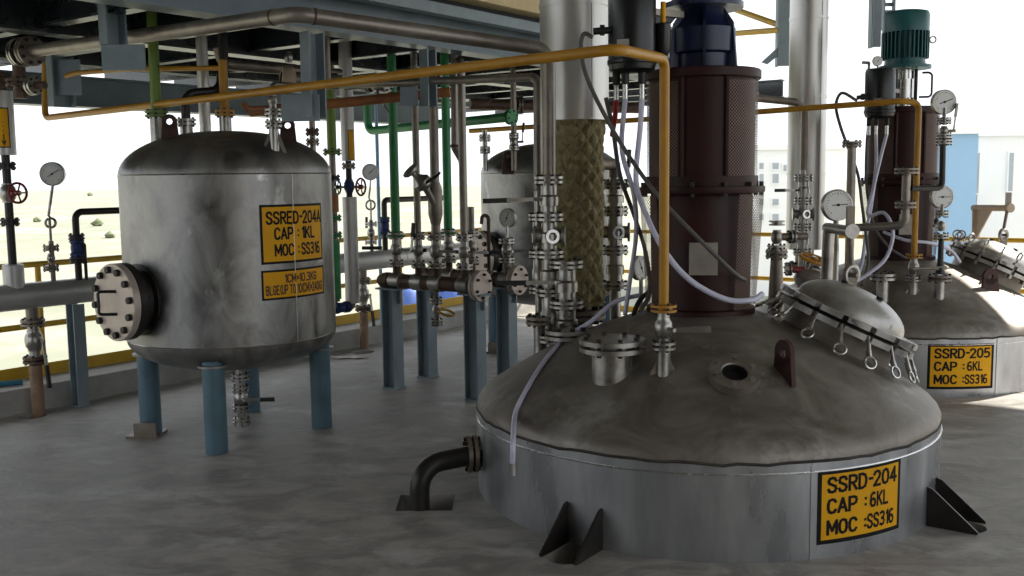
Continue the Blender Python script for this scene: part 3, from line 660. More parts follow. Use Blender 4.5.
# ------------------------------------------------------------------ agitator drives
def agitator(C, label, motor, mlabel):
    T = thing('agitator_drive', label, 'agitator', (C[0], C[1], .848), 'agitator drives'); c = Vector((C[0], C[1], 0))
    MB().lathe([(0, .845), (.262, .845), (.262, .87), (.235, .875), (.245, 1.40), (.24, 1.42)], c, (0, 0, 1), 40).build('lower_lantern', 'maroon', T)
    MB().lathe([(.0, 1.42), (.297, 1.42), (.30, 1.43), (.30, 1.45), (.27, 1.452), (.27, 1.475), (.2, 1.475)], c, (0, 0, 1), 44).build('middle_flange', 'maroon', T)
    MB().lathe([(.250, 1.47), (.250, 1.970)], c, (0, 0, 1), 40).build('upper_lantern', 'maroon', T)
    MB().lathe([(0, 1.950), (.27, 1.950), (.276, 1.955), (.276, 1.990), (.27, 1.995), (0, 1.995)], c, (0, 0, 1), 44).build('top_flange', 'maroon', T)
    def mesh(z0, z1, r0, r1, a0, a1, name):
        mb = MB(); n = 28; mb.uv = []
        for i in range(2):
            r = r0 if i == 0 else r1; z = z0 if i == 0 else z1
            for k in range(n+1):
                a = a0+(a1-a0)*k/n; mb.v.append(c+Vector((math.cos(a)*r, math.sin(a)*r, z))); mb.uv.append((a*(r0+r1)/2+50, z))
        for k in range(n): mb.f.append([k, k+1, n+2+k, n+1+k])
        mb.build(name, 'perforated_maroon', T)
    rad = math.radians
    mesh(1.49, 1.935, .262, .262, rad(-75), rad(25), 'mesh_guard'); mesh(1.49, 1.935, .262, .262, rad(150), rad(235), 'mesh_guard')
    mesh(.875, 1.415, .262, .295, rad(-65), rad(30), 'mesh_guard'); mesh(.875, 1.415, .262, .295, rad(150), rad(215), 'mesh_guard')
    for a in (rad(-75), rad(-120)):
        MB().box(c+Vector((math.cos(a)*.262, math.sin(a)*.262, 1.74)), (.012, .012, .5)).build('guard_rib', 'maroon', T, smooth=False)
    MB().lathe([(.262, 1.475), (.268, 1.475), (.268, 1.50), (.262, 1.50)], c, (0, 0, 1), 40).build('guard_band', 'maroon', T)
    for k in range(12):
        a = 2*PI*k/12+.2; p = c+Vector((math.cos(a)*.283, math.sin(a)*.283, 0)); MB().cyl(p+Z*1.405, p+Z*1.472, .011, 6).build('bolt', 'bolt_dark', T)
    # name plate
    a = rad(-98); d = Vector((math.cos(a), math.sin(a), 0)); t = Vector((-d.y, d.x, 0))
    MB().box(c+d*.25+Z*1.12, (.02, .13, .15), (d, t, Z)).build('inspection_plate', 'pale_plate', T, smooth=False)
    # bearing housing and motor
    if motor == 'navy_paint':
        MB().lathe([(0, 1.995), (.135, 1.995), (.135, 2.070), (.155, 2.080), (.155, 2.190), (.13, 2.210), (.10, 2.260), (.10, 2.295), (0, 2.295)], c, (0, 0, 1), 28).build('bearing_housing', motor, T)
        for k in range(6):
            a = 2*PI*k/6+.35; p = c+Vector((math.cos(a)*.14, math.sin(a)*.14, 0)); d = Vector((math.cos(a), math.sin(a), 0)); t = Vector((-d.y, d.x, 0))
            MB().prism([p+Z*2.000+d*.04, p+Z*2.000-d*.03, p+Z*2.280-d*.03, p+Z*2.210+d*.02], t*.012).build('housing_rib', motor, T, smooth=False)
    else:
        for k in range(4):
            a = 2*PI*k/4+.6; p = c+Vector((math.cos(a)*.1, math.sin(a)*.1, 0)); MB().cyl(p+Z*1.990, p+Z*2.280, .014, 8).build('pillar', 'black_pipe', T)
        MB().lathe([(0, 1.995), (.05, 1.995), (.05, 2.070), (.075, 2.070), (.075, 2.210), (.05, 2.210), (.05, 2.280), (0, 2.280)], c, (0, 0, 1), 20).build('coupling', 'bright_steel', T)
        MB().tube(fillet([c+Vector((.1, -.09, 2.250)), c+Vector((.17, -.1, 2.250)), c+Vector((.17, -.1, 2.070)), c+Vector((.08, -.09, 2.070))], .03), .008, 8).build('grease_line', 'black_pipe', T)
    mt = MB().lathe([(0, 2.285), (.19, 2.285), (.19, 2.310), (.15, 2.315), (.145, 2.350), (.145, 2.570)], c, (0, 0, 1), 32).build('motor_body', motor, T)
    for k in range(32):
        a = 2*PI*k/32; d = Vector((math.cos(a), math.sin(a), 0)); t = Vector((-d.y, d.x, 0))
        MB().box(c+d*.156+Z*2.460, (.03, .007, .20), (d, t, Z)).build('cooling_fin', motor, mt, smooth=False)
    MB().lathe([(.145, 2.550), (.168, 2.555), (.170, 2.680), (.160, 2.705), (.12, 2.715), (0, 2.718)], c, (0, 0, 1), 32).build('fan_cowl', motor, T)
    MB().torus(c+Vector((.20, -.02, 2.500)), (0, 1, 0), .024, .006, 14, 6).build('lifting_eye', 'bright_steel', T)
    return T
agitator(c204, 'dark maroon agitator drive with navy motor on the front reactor', 'navy_paint', '')
agitator(c205, 'maroon agitator drive with teal motor on the rear reactor', 'teal_paint', '')
# support rod at the right of the front motor
q = atxz(734, 4.8, 2.05)

# ------------------------------------------------------------------ davits for the manhole covers
def davit(C, label, m, pp, top, tip, foot, gus=False):
    """post beside the manhole, arm above it and a hook rod down to the cover"""
    pp = Vector(pp); top = Vector(top); tip = Vector(tip); foot = Vector(foot)
    T = thing('manhole_davit', label, 'davit', pp, 'manhole davits')
    MB().tube([pp, top], .030, 14).build('post', m, T)
    d = (tip-top).normalized(); MB().tube([top-d*.03, tip+d*.02], .026, 14).build('arm', m, T)
    MB().lathe([(0, -.002), (.036, -.002), (.036, .012), (0, .012)], tip+d*.02, d, 18).build('end_cap', m, T)
    if gus: MB().prism([top-Z*.02+d*.02, top+d*.20-Z*.01, top-Z*.26+d*.02], d.cross(Z)*.012).build('gusset_plate', m, T, smooth=False)
    rt = Vector((foot.x, foot.y, tip.z)); up = tip+Z*.0
    MB().box(up+Z*.045, (.035, .03, .15)).build('screw_block', 'dull_pipe', T, smooth=False)
    MB().cyl(up+Z*.02, foot+Z*.13, .012, 10).build('hook_rod', 'dull_pipe', T)
    hk = MB().torus(foot+Z*.085, (.5, -1, 0), .042, .014, 18, 8).build('shackle', 'flange_steel', T)
    MB().cyl(foot+Vector((-.02, .03, .085)), foot+Vector((.02, -.03, .085)), .011, 8).build('pin', 'dull_pipe', hk)
    MB().box(foot+Z*.02, (.05, .025, .10)).build('cover_lug', 'dull_pipe', T, smooth=False)
    return T
f1 = mc1+mn1*.165+Vector((.06, .06, -.01))
f1 = at(851, 292, 4.86)
davit(c204, 'steel davit with shackle above the domed cover of the front reactor', 'flange_steel', surf(c204, .70, .30), at(829, 228, RY+.28), at(850, 231, 4.86), f1)
f2 = at(1003, 246, 7.72)
davit(c205, 'tan steel davit arm above the sunlit cover of the rear reactor', 'davit_tan', atxz(975, 8.1, zs(.9)), atxz(976, 8.1, zat(976, 208, 8.1)), at(1008, 208, 7.75), f2, True)

# ================================================================== SMALL TANKS
TR = .607
def tank(c, label, signs, manhole, full=True):
    T = thing('storage_tank', label, 'tank', (c[0], c[1], 0), 'small stainless tanks'); c0 = Vector((c[0], c[1], 0)); ZB, ZT = .60, 1.545
    e = 2.25
    top = [(TR*(1-(k/14)**e)**(1/e) if k < 14 else 0, ZT+.265*k/14) for k in range(15)]
    top = [(TR*math.sin(PI/2*(1-k/16))**.9, 0) for k in range(17)]
    top = [(r, ZT+.255*(1-(r/TR)**e)**(1/1.9)) for r, _ in top]
    bot = [(r, ZB-.20*(1-(r/TR)**e)**(1/1.9)) for r in [TR*math.sin(PI/2*k/14) for k in range(15)]]
    MB().lathe(bot, c0, (0, 0, 1), 56).build('bottom_head', 'tank_steel', T)
    MB().lathe([(TR, ZB), (TR, ZT)], c0, (0, 0, 1), 64).build('shell', 'tank_steel', T)
    MB().lathe(top, c0, (0, 0, 1), 56).build('top_head', 'tank_steel', T)
    for z in (ZB, ZT): MB().torus(c0+Z*z, Z, TR, .0045, 72, 6).build('weld_seam', 'flange_steel', T)
    if signs:
        a = signs['seam']; d = Vector((math.cos(a), math.sin(a), 0)); MB().cyl(c0+d*TR+Z*ZB, c0+d*TR+Z*ZT, .0035, 6).build('weld_seam', 'flange_steel', T)
        for s in signs['plates']: cyl_sign(T, c, TR, *s)
    for ang in (-88, 4, 96, 190):
        t = math.radians(ang); p = c0+Vector((math.cos(t)*.505, math.sin(t)*.505, 0))
        lg = MB().cyl(p, p+Z*.52, .062, 22).build('leg', 'leg_blue', T)
        MB().lathe([(.062, .0), (.085, .0), (.085, .012), (.062, .014)], p+Z*(.485), (0, 0, 1), 22).build('leg_pad', 'tank_steel', lg)
        if ang == 190:
            MB().box(p+Vector((-.02, -.02, .008)), (.19, .17, .016)).build('base_plate', 'dull_pipe', lg, smooth=False)
        if ang == 190: MB().box(p+Vector((.0, -.1, .05)), (.13, .02, .09)).build('base_angle', 'dull_pipe', lg, smooth=False)
    # bottom drain
    dp = c0+Vector((.03, -.02, 0)); pipe(T, [dp+Z*.44, dp+Z*.02], .026, 'flange_steel', 'drain_pipe'); flange(T, dp+Z*.33, Z, .052, .012); flange(T, dp+Z*.06, Z, .052, .012)
    ball_valve(T, dp+Z*.20, Z, .05, Vector((.5, -.8, 0)), Vector((1, .1, .0)), .17)
    # side manhole with blind cover
    if manhole:
        ax, cz, L = manhole; ax = Vector(ax).normalized(); p = c0+Z*cz
        MB().lathe([(.165, TR-.10), (.165, TR+.13), (.15, TR+.13)], p, ax, 32).build('manhole_neck', 'black_pipe', T)
        MB().lathe([(.165, TR-.05), (.20, TR+.0), (.20, TR+.006), (.165, TR+.01)], p, ax, 32).build('reinforcing_pad', 'black_pipe', T)
        MB().lathe([(.15, L-.075), (.212, L-.075), (.212, L-.035), (.15, L-.035)], p, ax, 40).build('manhole_flange', 'black_pipe', T)
        cv = MB().lathe([(0, L-.03), (.212, L-.03), (.212, L+.004), (.208, L+.008), (0, L+.008)], p, ax, 40).build('blind_cover', 'blind_cover', T)
        u, v, _ = basis(ax)
        for k in range(12):
            t = 2*PI*k/12+.13; b = p+u*math.cos(t)*.178+v*math.sin(t)*.178
            MB().lathe([(0, L+.006), (.019, L+.006), (.019, L+.03), (0, L+.03)], b, ax, 8).lathe([(0, L-.10), (.012, L-.10), (.012, L), (0, L)], b, ax, 8).build('cover_bolt', 'bolt_dark', cv)
        h = [p+ax*(L+.006)-u*.02*0+u*.0+Z*.07, p+ax*(L+.065)+Z*.07, p+ax*(L+.065)-Z*.07, p+ax*(L+.006)-Z*.07]
        off = -v*0+u*0.0
        sd_ = Z.cross(ax).normalized()
        MB().tube(fillet([p+ax*(L+.004)+Z*.062+sd_*.03, p+ax*(L+.07)+Z*.062+sd_*-.045, p+ax*(L+.07)-Z*.062+sd_*-.045, p+ax*(L+.004)-Z*.062+sd_*.03], .015), .0085, 8).build('cover_handle', 'black_paint', cv)
    return T
cT = (TX, TY)
a0, zt = cyl_hit(259, 205, cT, TR); _, zb = cyl_hit(260, 265, cT, TR); a1, _ = cyl_hit(320.5, 204, cT, TR); sm, _ = cyl_hit(294.5, 250, cT, TR)
b0, wt = cyl_hit(261, 271, cT, TR); _, wb_ = cyl_hit(262, 301, cT, TR); b1, _ = cyl_hit(323, 268, cT, TR)
tank(cT, 'stainless tank on blue legs with yellow sign SSRED-204A and side manhole',
     dict(seam=sm, plates=[(a0, a1, zb, zt, [('SSRED-204A', .08, .96, .68, .87), ('CAP :', .18, .53, .42, .60), ('1KL', .58, .82, .42, .60), ('MOC :', .18, .53, .14, .32), ('SS316', .57, .92, .14, .32)], .03),
                           (b0, b1, wb_, wt, [('1CM=10.3KG', .30, .82, .56, .82), ('BLGE(UP TO 10(CM)=240KG', .05, .95, .18, .46)], .025, 'letter_brown')]),
     ((-.63, -.775, 0), .86, TR+.145))
cT2 = (TX+AX.x*3.42, TY+AX.y*3.42)
tank(cT2, 'second stainless tank half hidden behind the insulated column', None, ((-.84, -.54, 0), .86, TR+.145))
def ztop(r, c): return 1.545+.255*max(0, 1-(r/TR)**2.25)**(1/1.9)
def tsurf(c, px, Y):
    q = atxz(px, Y, 1.75); r = math.hypot(q.x-c[0], q.y-c[1]); return Vector((q.x, q.y, ztop(min(r, TR*.98), c)))
def top_lug(c, px, Y, label_parent):
    lug_mesh(tsurf(c, px, Y), Vector((1, .15, 0)).normalized(), .042, .085, .018, .018).build('lifting_lug', 'lug_brown', label_parent)
T1 = [o for o in bpy.data.objects if o.name.startswith('storage_tank')]
top_lug(cT, 170, 5.75, T1[0]); top_lug(cT, 288, 5.85, T1[0]); top_lug(cT2, 508, 8.2, T1[1])
CEIL = FBz+.02
# pipes standing on the small tank
def tank_riser(label, c, px, Y, r, m, fz, topz, fr, fm='flange_steel', name='tank_pipe', extra=None, stubm='flange_steel', pts=None):
    p = tsurf(c, px, Y); T = thing(name, label, 'pipe', p)
    MB().cyl(p-Z*.06, (p.x, p.y, fz), r*1.35, 16).build('nozzle', stubm, T); flange(T, (p.x, p.y, fz), Z, fr, .013, fm, 6)
    pipe(T, pts(p) if pts else [(p.x, p.y, fz), (p.x, p.y, topz)], r, m, fr=.07)
    return T, p
tank_riser('light green pipe rising from the left of the small tank top', cT, 158, 5.95, .030, 'lime_paint', zat(158, 114, 5.95), DZ-.01, .066, 'lime_paint')
tank_riser('dark double-bend pipe on the small tank beside the light green pipe', cT, 187, 5.85, .026, 'black_pipe', zat(187, 122, 5.85), 2.2, .055, pts=lambda p: [(p.x, p.y, zat(187, 122, 5.85)), (p.x, p.y, zat(187, 93, 5.85)), (p.x+.17, p.y+.1, zat(187, 90, 5.85)), (p.x+.20, p.y+.12, zat(187, 60, 5.85)), (p.x+.20, p.y+.12, DZ-.01)])
tank_riser('yellow vertical pipe with flange at the middle of the small tank top', cT, 226, 5.9, .026, 'yellow_paint', zat(226, 113, 5.9), zat(226, 68, 5.9), .056, 'yellow_paint', pts=lambda p: [(p.x, p.y, zat(226, 113, 5.9)), (p.x, p.y, zat(226, 60, 5.9))])
T, p = tank_riser('small steel valve nozzle with bracing straps on the small tank top', cT, 274, 5.62, .02, 'flange_steel', zat(274, 124, 5.62), zat(274, 95, 5.62), .046)
flange(T, (p.x, p.y, zat(274, 112, 5.62)), Z, .046, .012); ball_valve(T, (p.x, p.y, zat(274, 100, 5.62)), Z, .03, fl=False)
for s in (-1, 1): MB().prism([p+Vector((s*.075, -.03, -.03)), p+Vector((s*.055, -.03, -.03)), p+Vector((s*.008, 0, .085)), p+Vector((s*.02, 0, .10))], Vector((0, .01, 0))).build('strap', 'flange_steel', T, smooth=False)
pipe(T, [(p.x, p.y, zat(274, 95, 5.62)), (p.x, p.y, zat(274, 84, 5.62)), (p.x+.25, p.y+.35, zat(274, 84, 5.62)), (p.x+.25, p.y+.35, DZ-.01)], .016, 'dull_pipe', 'upper_pipe')
q = tsurf(cT, 206, 6.2); T = thing('vent_pipe', 'white clad vertical pipe behind the small tank top, left of the yellow riser', 'pipe', q); pipe(T, [q-Z*.03, (q.x, q.y, DZ-.01)], .034, 'cladding')
q = tsurf(cT2, 485, 8.3); T = thing('relief_nozzle', 'steel flanged nozzle on top of the second tank', 'nozzle', q); pipe(T, [q-Z*.03, (q.x, q.y, zat(485, 130, 8.3))], .022, 'flange_steel'); flange(T, (q.x, q.y, zat(485, 138, 8.3)), Z, .05); flange(T, (q.x, q.y, zat(485, 150, 8.3)), Z, .045)
q = tsurf(cT2, 514, 8.15); T = thing('tank_valve', 'dark lever valve on top of the second tank beside its lifting lug', 'valve', q); pipe(T, [q-Z*.03, (q.x, q.y, DZ-.01)], .024, 'dull_pipe'); ball_valve(T, (q.x, q.y, zat(514, 142, 8.15)), Z, .042, Vector((1, -.3, 0)), Vector((.1, 0, 1)), .15)

# ================================================================== LEFT MAIN AND ITS BRANCHES
M0 = at(75, 291, 6.7)                                       # axis of the clad main, which runs along AX
def mainpt(px):
    """point of the main's axis seen in column px"""
    lo, hi = -3, 12
    for _ in range(40):
        mid = (lo+hi)/2; q = M0+AX*mid-Vector((0, 0, CAMH))
        if 512+FPX*q.dot(RT)/q.dot(FW) < px: lo = mid
        else: hi = mid
    return M0+AX*lo
MR = .086
s_, e_ = M0-AX*1.6, M0+AX*4.2
T = thing('clad_main_pipe', 'large aluminium clad pipe running low behind the small tank', 'pipe', (s_.x, s_.y, s_.z))
k = 0; n = 6
for k in range(n):
    a, b = s_.lerp(e_, k/n), s_.lerp(e_, (k+1)/n); d = (b-a).normalized()
    MB().lathe([(0, 0), (MR, 0), (MR, (b-a).length-.012), (MR+.003, (b-a).length-.012), (MR+.003, (b-a).length+.006), (0, (b-a).length+.006)], a, d, 28).build('cladding_sheet', 'clad_pipe', T)
def support(label, p, top, wd=.085, m='blue_steel', cap=0):
    """rolled steel post on a base plate"""
    p = Vector(p); T = thing('pipe_support', label, 'support', p, 'blue pipe supports'); h = top
    mb = MB().box(p+Z*h/2, (wd, .008, h), (BX*-1, AX, Z)); 
    for s in (-1, 1): mb.box(p+Z*h/2-BX*s*wd/2, (.009, wd*.95, h), (BX*-1, AX, Z))
    mb.build('post', m, T, smooth=False)
    if cap: MB().box(p+Z*(h-.0), (cap, wd*1.2, .012), (BX*-1, AX, Z)).box(p+Z*(h-.055)-BX*0, (cap*.9, .012, .10), (BX*-1, AX, Z)).build('cap_plate', m, T, smooth=False)
    MB().box(p+Z*.006, (wd*1.15, wd*1.12, .012), (BX*-1, AX, Z)).build('base_plate', m, T, smooth=False)
    return T
b = onz(76, 405, 0); q = mainpt(74); support('blue steel post carrying the clad main pipe left of the small tank', (q.x, q.y, 0), q.z-MR-.001)
q = mainpt(318); support('blue steel post carrying the clad main pipe behind the small tank', (q.x, q.y, 0), q.z-MR-.001)
def drain(px, label, out, along, L):
    q = mainpt(px); T = thing('drain_valve', label, 'valve', (q.x, q.y, -.2)); z1 = q.z-MR+.01
    pipe(T, [(q.x, q.y, z1), (q.x, q.y, z1-.10)], .040, 'dull_pipe', 'stub'); pipe(T, [(q.x, q.y, z1-.38), (q.x, q.y, -.2)], .040, 'rust_floor_pipe', 'drop_pipe', seg=18)
    flange(T, (q.x, q.y, z1-.10), Z, .075, .016, 'dull_pipe', 6); flange(T, (q.x, q.y, z1-.345), Z, .075, .016, 'rust_pipe', 6)
    pipe(T, [(q.x, q.y, z1-.09), (q.x, q.y, z1-.36)], .036, 'flange_steel', 'spool')
    ball_valve(T, (q.x, q.y, z1-.22), Z, .066, out, along, L, fl=False)
    return T
drain(31, 'flanged drain valve with long silver lever on a rusty floor pipe at the far left', Vector((.9, -.45, 0)), Vector((.10, -.05, -1)), .30)
drain(362, 'flanged drain valve on a rusty floor pipe right of the small tank', Vector((.8, -.6, 0)), Vector((.1, 0, -1)), .28)
# red-wheel riser at the left edge
q = mainpt(15); Yq = q.y
def zz(px, py, Y=None): return zat(px, py, Y or Yq)
T = thing('steam_riser', 'left edge riser pipe with red handwheel valve and clad top section', 'pipe', (q.x, q.y, q.z))
P = lambda z: Vector((q.x, q.y, z))
MB().lathe([(0, zz(9, 288)), (.064, zz(9, 288)), (.064, zz(9, 265)), (.05, zz(9, 264)), (0, zz(9, 264))], P(0), (0, 0, 1), 20).build('clad_collar', 'clad_pipe', T)
pipe(T, [P(zz(9, 270)), P(zz(9, 150))], .026, 'black_pipe'); flange(T, P(zz(9, 222)), Z, .058, .014, 'black_pipe', 6); flange(T, P(zz(9, 166)), Z, .058, .014, 'black_pipe', 6)
zv = zz(9, 193); ball_valve(T, P(zv), Z, .058, fl=False, m='flange_steel'); wax = Vector((.86, -.5, 0))
MB().cyl(P(zv), P(zv)+wax*.07, .03, 12, .018).build('bonnet', 'wheel_red', T); handwheel(T, P(zv)+wax*.10, wax, .062)
MB().lathe([(0, zz(9, 155)), (.066, zz(9, 155)), (.066, zz(9, 91)), (0, zz(9, 91))], P(0), (0, 0, 1), 22).build('clad_sleeve', 'clad_pipe', T)
a = math.atan2(-.9, .42)
cyl_sign(T, (q.x, q.y), .066, a-.55, a+.55, zz(9, 148), zz(9, 108), [('*', .4, .6, .60, .68), ('*', .4, .6, .50, .58), ('*', .4, .6, .38, .46), ('>', .36, .64, .08, .32)], .03, 'letter_brown')
pipe(T, [P(zz(9, 92)), P(zz(9, 72))], .035, 'rust_pipe', 'upper_pipe')
flange(T, P(zz(9, 78)), Z, .07, .016, 'rust_pipe', 6)
# big grey vapour pipe under the mezzanine
E0 = at(33, 51, 5.85); C0 = at(297, 14, 4.62); D0 = at(541, 49, 5.18); SY = 5.20
S0 = atxz(548.5, SY, D0.z); S1 = atxz(549, SY, zat(548, 182, SY))
T = thing('vapour_pipe', 'thick grey pipe bending round the mezzanine corner and dropping to the front reactor', 'pipe', S1)
pipe(T, [E0, C0, S0, S1], .036, 'grey_pipe', fr=.09, seg=18)
for t_ in (E0.lerp(C0, .93), C0.lerp(S0, .06)):
    d = (C0-E0).normalized() if (t_-C0).length > 0 and t_ == E0.lerp(C0, .93) else (S0-C0).normalized()
    MB().lathe([(.036, -.006), (.0385, -.004), (.0385, .004), (.036, .006)], t_, d, 18).build('weld_band', 'rust_pipe', T)
T = thing('header_flange', 'bolted flange joint and elbow at the left end of the thick grey pipe', 'flange', E0); d = (E0-C0).normalized()
flange(T, E0+d*.03, d, .085, .02, 'dull_pipe', 8); pipe(T, [E0+d*.02, E0+d*.16, E0+d*.16-Z*.26], .036, 'rust_pipe', 'elbow', fr=.09); flange(T, E0+d*.16-Z*.17, Z, .075, .016, 'rust_pipe', 6)
x_ = E0+d*.16; flange(T, x_+Vector((.09, -.03, -.19)), (1, -.4, .1), .055, .014, 'flange_steel', 6); pipe(T, [x_-Z*.19, x_+Vector((.17, -.05, -.19))], .022, 'rust_pipe', 'branch'); flange(T, E0+d*.12+Z*.0, d, .085, .016, 'flange_steel', 8)

# gauge on the main
q = mainpt(52); Yq = q.y; T = thing('pressure_gauge', 'white pressure gauge on a coiled syphon standing on the clad main, far left', 'gauge', (q.x, q.y, q.z+MR))
fc = Vector((.12, -1, -.05)); gc = at(52, 174, Yq); gauge(T, gc, fc, .078, [gc-Z*.07, at(50, 205, Yq)], .010, .55)
siphon(T, at(50, 204, Yq), at(51, 242, Yq), .030, .009, fc); pipe(T, [at(51, 241, Yq), Vector((at(51, 241, Yq).x, Yq, q.z+MR-.01))], .016, 'dull_pipe', 'stub')
for y in (248, 268): flange(T, at(51, y, Yq), Z, .05, .012, 'dull_pipe', 4)
ball_valve(T, at(51, 258, Yq), Z, .03, fl=False)
# black elbow pipe
q = mainpt(75); Yq = q.y; T = thing('black_elbow_pipe', 'black pipe rising from the clad main and turning right behind the small tank', 'pipe', (q.x, q.y, q.z+MR))
k1 = atxz(75, Yq, zat(75, 212, Yq)); pipe(T, [(k1.x, Yq, q.z+MR-.01), k1, k1+AX*1.6], .023, 'black_pipe', fr=.05)
ball_valve(T, (k1.x, Yq, zat(75, 248, Yq)), Z, .048, m='valve_blue'); 
for y in (237, 260): flange(T, (k1.x, Yq, zat(75, y, Yq)), Z, .052, .012, 'black_pipe', 6)
pipe(T, [(k1.x+.05, Yq, q.z+MR-.01), (k1.x+.05, Yq, zat(80, 245, Yq)), (k1.x+.01, Yq, zat(80, 240, Yq))], .011, 'black_pipe', 'bypass', fr=.01)

# ---- group right of the small tank
Yq = 7.2; X_ = lambda px, py, Y=7.2: at(px, py, Y)
T = thing('clad_riser', 'pale clad riser with blue valve and red handwheel right of the small tank', 'pipe', X_(349, 300)); q = atxz(349, Yq, 1.5)
P = lambda z: Vector((q.x, q.y, z))
MB().lathe([(0, zz(349, 303)), (.052, zz(349, 303)), (.052, zz(349, 197)), (0, zz(349, 197))], P(0), (0, 0, 1), 20).build('clad_sleeve', 'clad_pipe', T)
MB().lathe([(0, zz(347, 161)), (.048, zz(347, 161)), (.048, DZ-.01), (0, DZ-.01)], P(0), (0, 0, 1), 20).build('clad_sleeve', 'clad_pipe', T)
pipe(T, [P(zz(349, 198)), P(zz(349, 158))], .022, 'black_pipe'); flange(T, P(zz(349, 166)), Z, .05, .012, 'dull_pipe'); ball_valve(T, P(zz(349, 186)), Z, .045, fl=False, m='valve_blue')
wax = Vector((.9, -.42, 0)); handwheel(T, P(zz(349, 187))+wax*.10, wax, .06, stem=.1)
handwheel(T, P(zz(349, 187))+Vector((-.075, -.05, 0)), Vector((-.8, -.6, 0)), .05, 'black_paint', stem=.06)
a = math.radians(-50); cyl_sign(T, (q.x, q.y), .048, a-.5, a+.5, zz(349, 160), zz(349, 130), [], .02, 'letter_brown')
pipe(T, [P(zz(349, 300)), P(zz(349, 307)), P(zz(349, 307))+Vector((-.14, -.16, 0))], .022, 'dull_pipe', 'lower_elbow', fr=.03); ball_valve(T, P(zz(349, 306))+Vector((-.07, -.08, 0)), (-.66, -.75, 0), .042, m='valve_blue')
Yq = 7.45; q = atxz(333, Yq, 1.5); T = thing('light_green_riser', 'light green flanged riser just right of the small tank shell', 'pipe', (q.x, q.y, .55))
pipe(T, [P(.6), P(zz(333, 150))], .024, 'dull_pipe', 'lower_pipe'); pipe(T, [P(zz(333, 150)), P(DZ-.01)], .034, 'lime_paint'); flange(T, P(zz(333, 152)), Z, .07, .012, 'lime_paint'); flange(T, P(zz(334, 178)), Z, .055, .012, 'black_pipe')
MB().lathe([(0, .62), (.036, .62), (.036, zz(334, 240)), (0, zz(334, 240))], P(0), (0, 0, 1), 16).build('green_section', 'green_paint', T); flange(T, P(zz(334, 218)), Z, .055, .012, 'green_paint'); flange(T, P(zz(334, 235)), Z, .055, .012, 'green_paint')
MB().lathe([(.0, zz(334, 212)), (.037, zz(334, 212)), (.037, zz(334, 194)), (0, zz(334, 194))], P(0), (0, 0, 1), 16).build('label_band', 'orange_pipe', T)
pipe(T, [P(.66), P(.61), P(.61)+Vector((-.35, -.1, 0))], .024, 'dull_pipe', 'foot_elbow', fr=.04)
q = atxz(314, 6.9, 1.5); T = thing('rust_flange_riser', 'small riser with rusty flange between the hanger plate and light green pipe', 'pipe', P(1.3)); q = atxz(314, 6.7, 1.5); Yq = 6.7
pipe(T, [P(1.15), P(DZ-.01)], .020, 'grey_pipe'); flange(T, P(zz(314, 132)), Z, .045, .014, 'rust_pipe'); flange(T, P(zz(314, 142)), Z, .045, .012, 'dull_pipe'); pipe(T, [P(1.15), P(1.15)+Vector((-.25, -.3, 0))], .02, 'grey_pipe', 'inlet')
q = mainpt(371); Yq = q.y; T = thing('pressure_gauge', 'white pressure gauge with looped syphon between the red handwheel and green pipe', 'gauge', (q.x, q.y, q.z+MR)); fc = Vector((.35, -1, 0))
gc = at(370.5, 172, Yq); gauge(T, gc, fc, .074, [gc-Z*.06, at(370, 190, Yq)], .009, .8); siphon(T, at(370, 188, Yq), at(371, 222, Yq), .042, .009, fc); pipe(T, [at(371, 220, Yq), Vector((at(371, 220, Yq).x, Yq, q.z+MR-.01))], .016, 'dull_pipe', 'stub')
for y in (224, 242): flange(T, at(371, y, Yq), Z, .055, .012, 'flange_steel', 4)
ball_valve(T, at(371, 233, Yq), Z, .04, fl=False); MB().cyl(at(362, 248, Yq-.06), at(382, 248, Yq-.06), .016, 8).build('handle_bar', 'black_rubber', T); MB().cyl(at(366.5, 217, Yq), at(366.5, 228, Yq), .012, 8).build('side_lever', 'bolt_dark', T)
q = mainpt(384); Yq = q.y; T = thing('blue_strainer_pipe', 'thin dark pipe with blue valve rising from the clad main by the green pipe', 'pipe', (q.x, q.y, q.z+MR)); k1 = atxz(384, Yq, zat(384, 200, Yq))
pipe(T, [(k1.x, Yq, q.z+MR-.01), k1, k1+AX*.9], .026, 'black_pipe', fr=.04); ball_valve(T, (k1.x, Yq, zat(384, 226, Yq)), Z, .05, m='valve_blue')
q = atxz(379.5, 9.3, 1); T = thing('blue_conduit', 'thin blue vertical pipe left of the bright green pipe', 'pipe', (q.x, q.y, .05)); pipe(T, [(q.x, q.y, .03), (q.x, q.y, DZ-.01)], .016, 'house_blue')

# ================================================================== PIPE MANIFOLDS
def legs(px, py, top, label): 
    p = onz(px, py, 0); support(label, p, top, wd=.105, cap=.20); return p
HZ = .785; HR = .052
p1 = legs(394, 388, HZ-HR-.006, 'blue steel post under the left end of the front pipe manifold')
p3 = legs(476, 400, HZ-HR-.006, 'blue steel post under the right end of the front pipe manifold')
p2 = legs(428, 377, HZ-HR-.006, 'blue steel post under the left end of the rear pipe manifold')
p4 = p2+(p3-p1); support('blue steel post under the right end of the rear pipe manifold, by the reactor', p4, HZ-HR-.006, wd=.105, cap=.20)
hd = (p3-p1).normalized()
def colpt(base, px, z):
    """point on the header line through base, seen in column px"""
    lo, hi = -2, 3
    for _ in range(40):
        m_ = (lo+hi)/2; q = base+hd*m_; q = Vector((q.x, q.y, z))-Vector((0, 0, CAMH))
        if 512+FPX*q.dot(RT)/q.dot(FW) < px: lo = m_
        else: hi = m_
    q = base+hd*lo; return Vector((q.x, q.y, z))
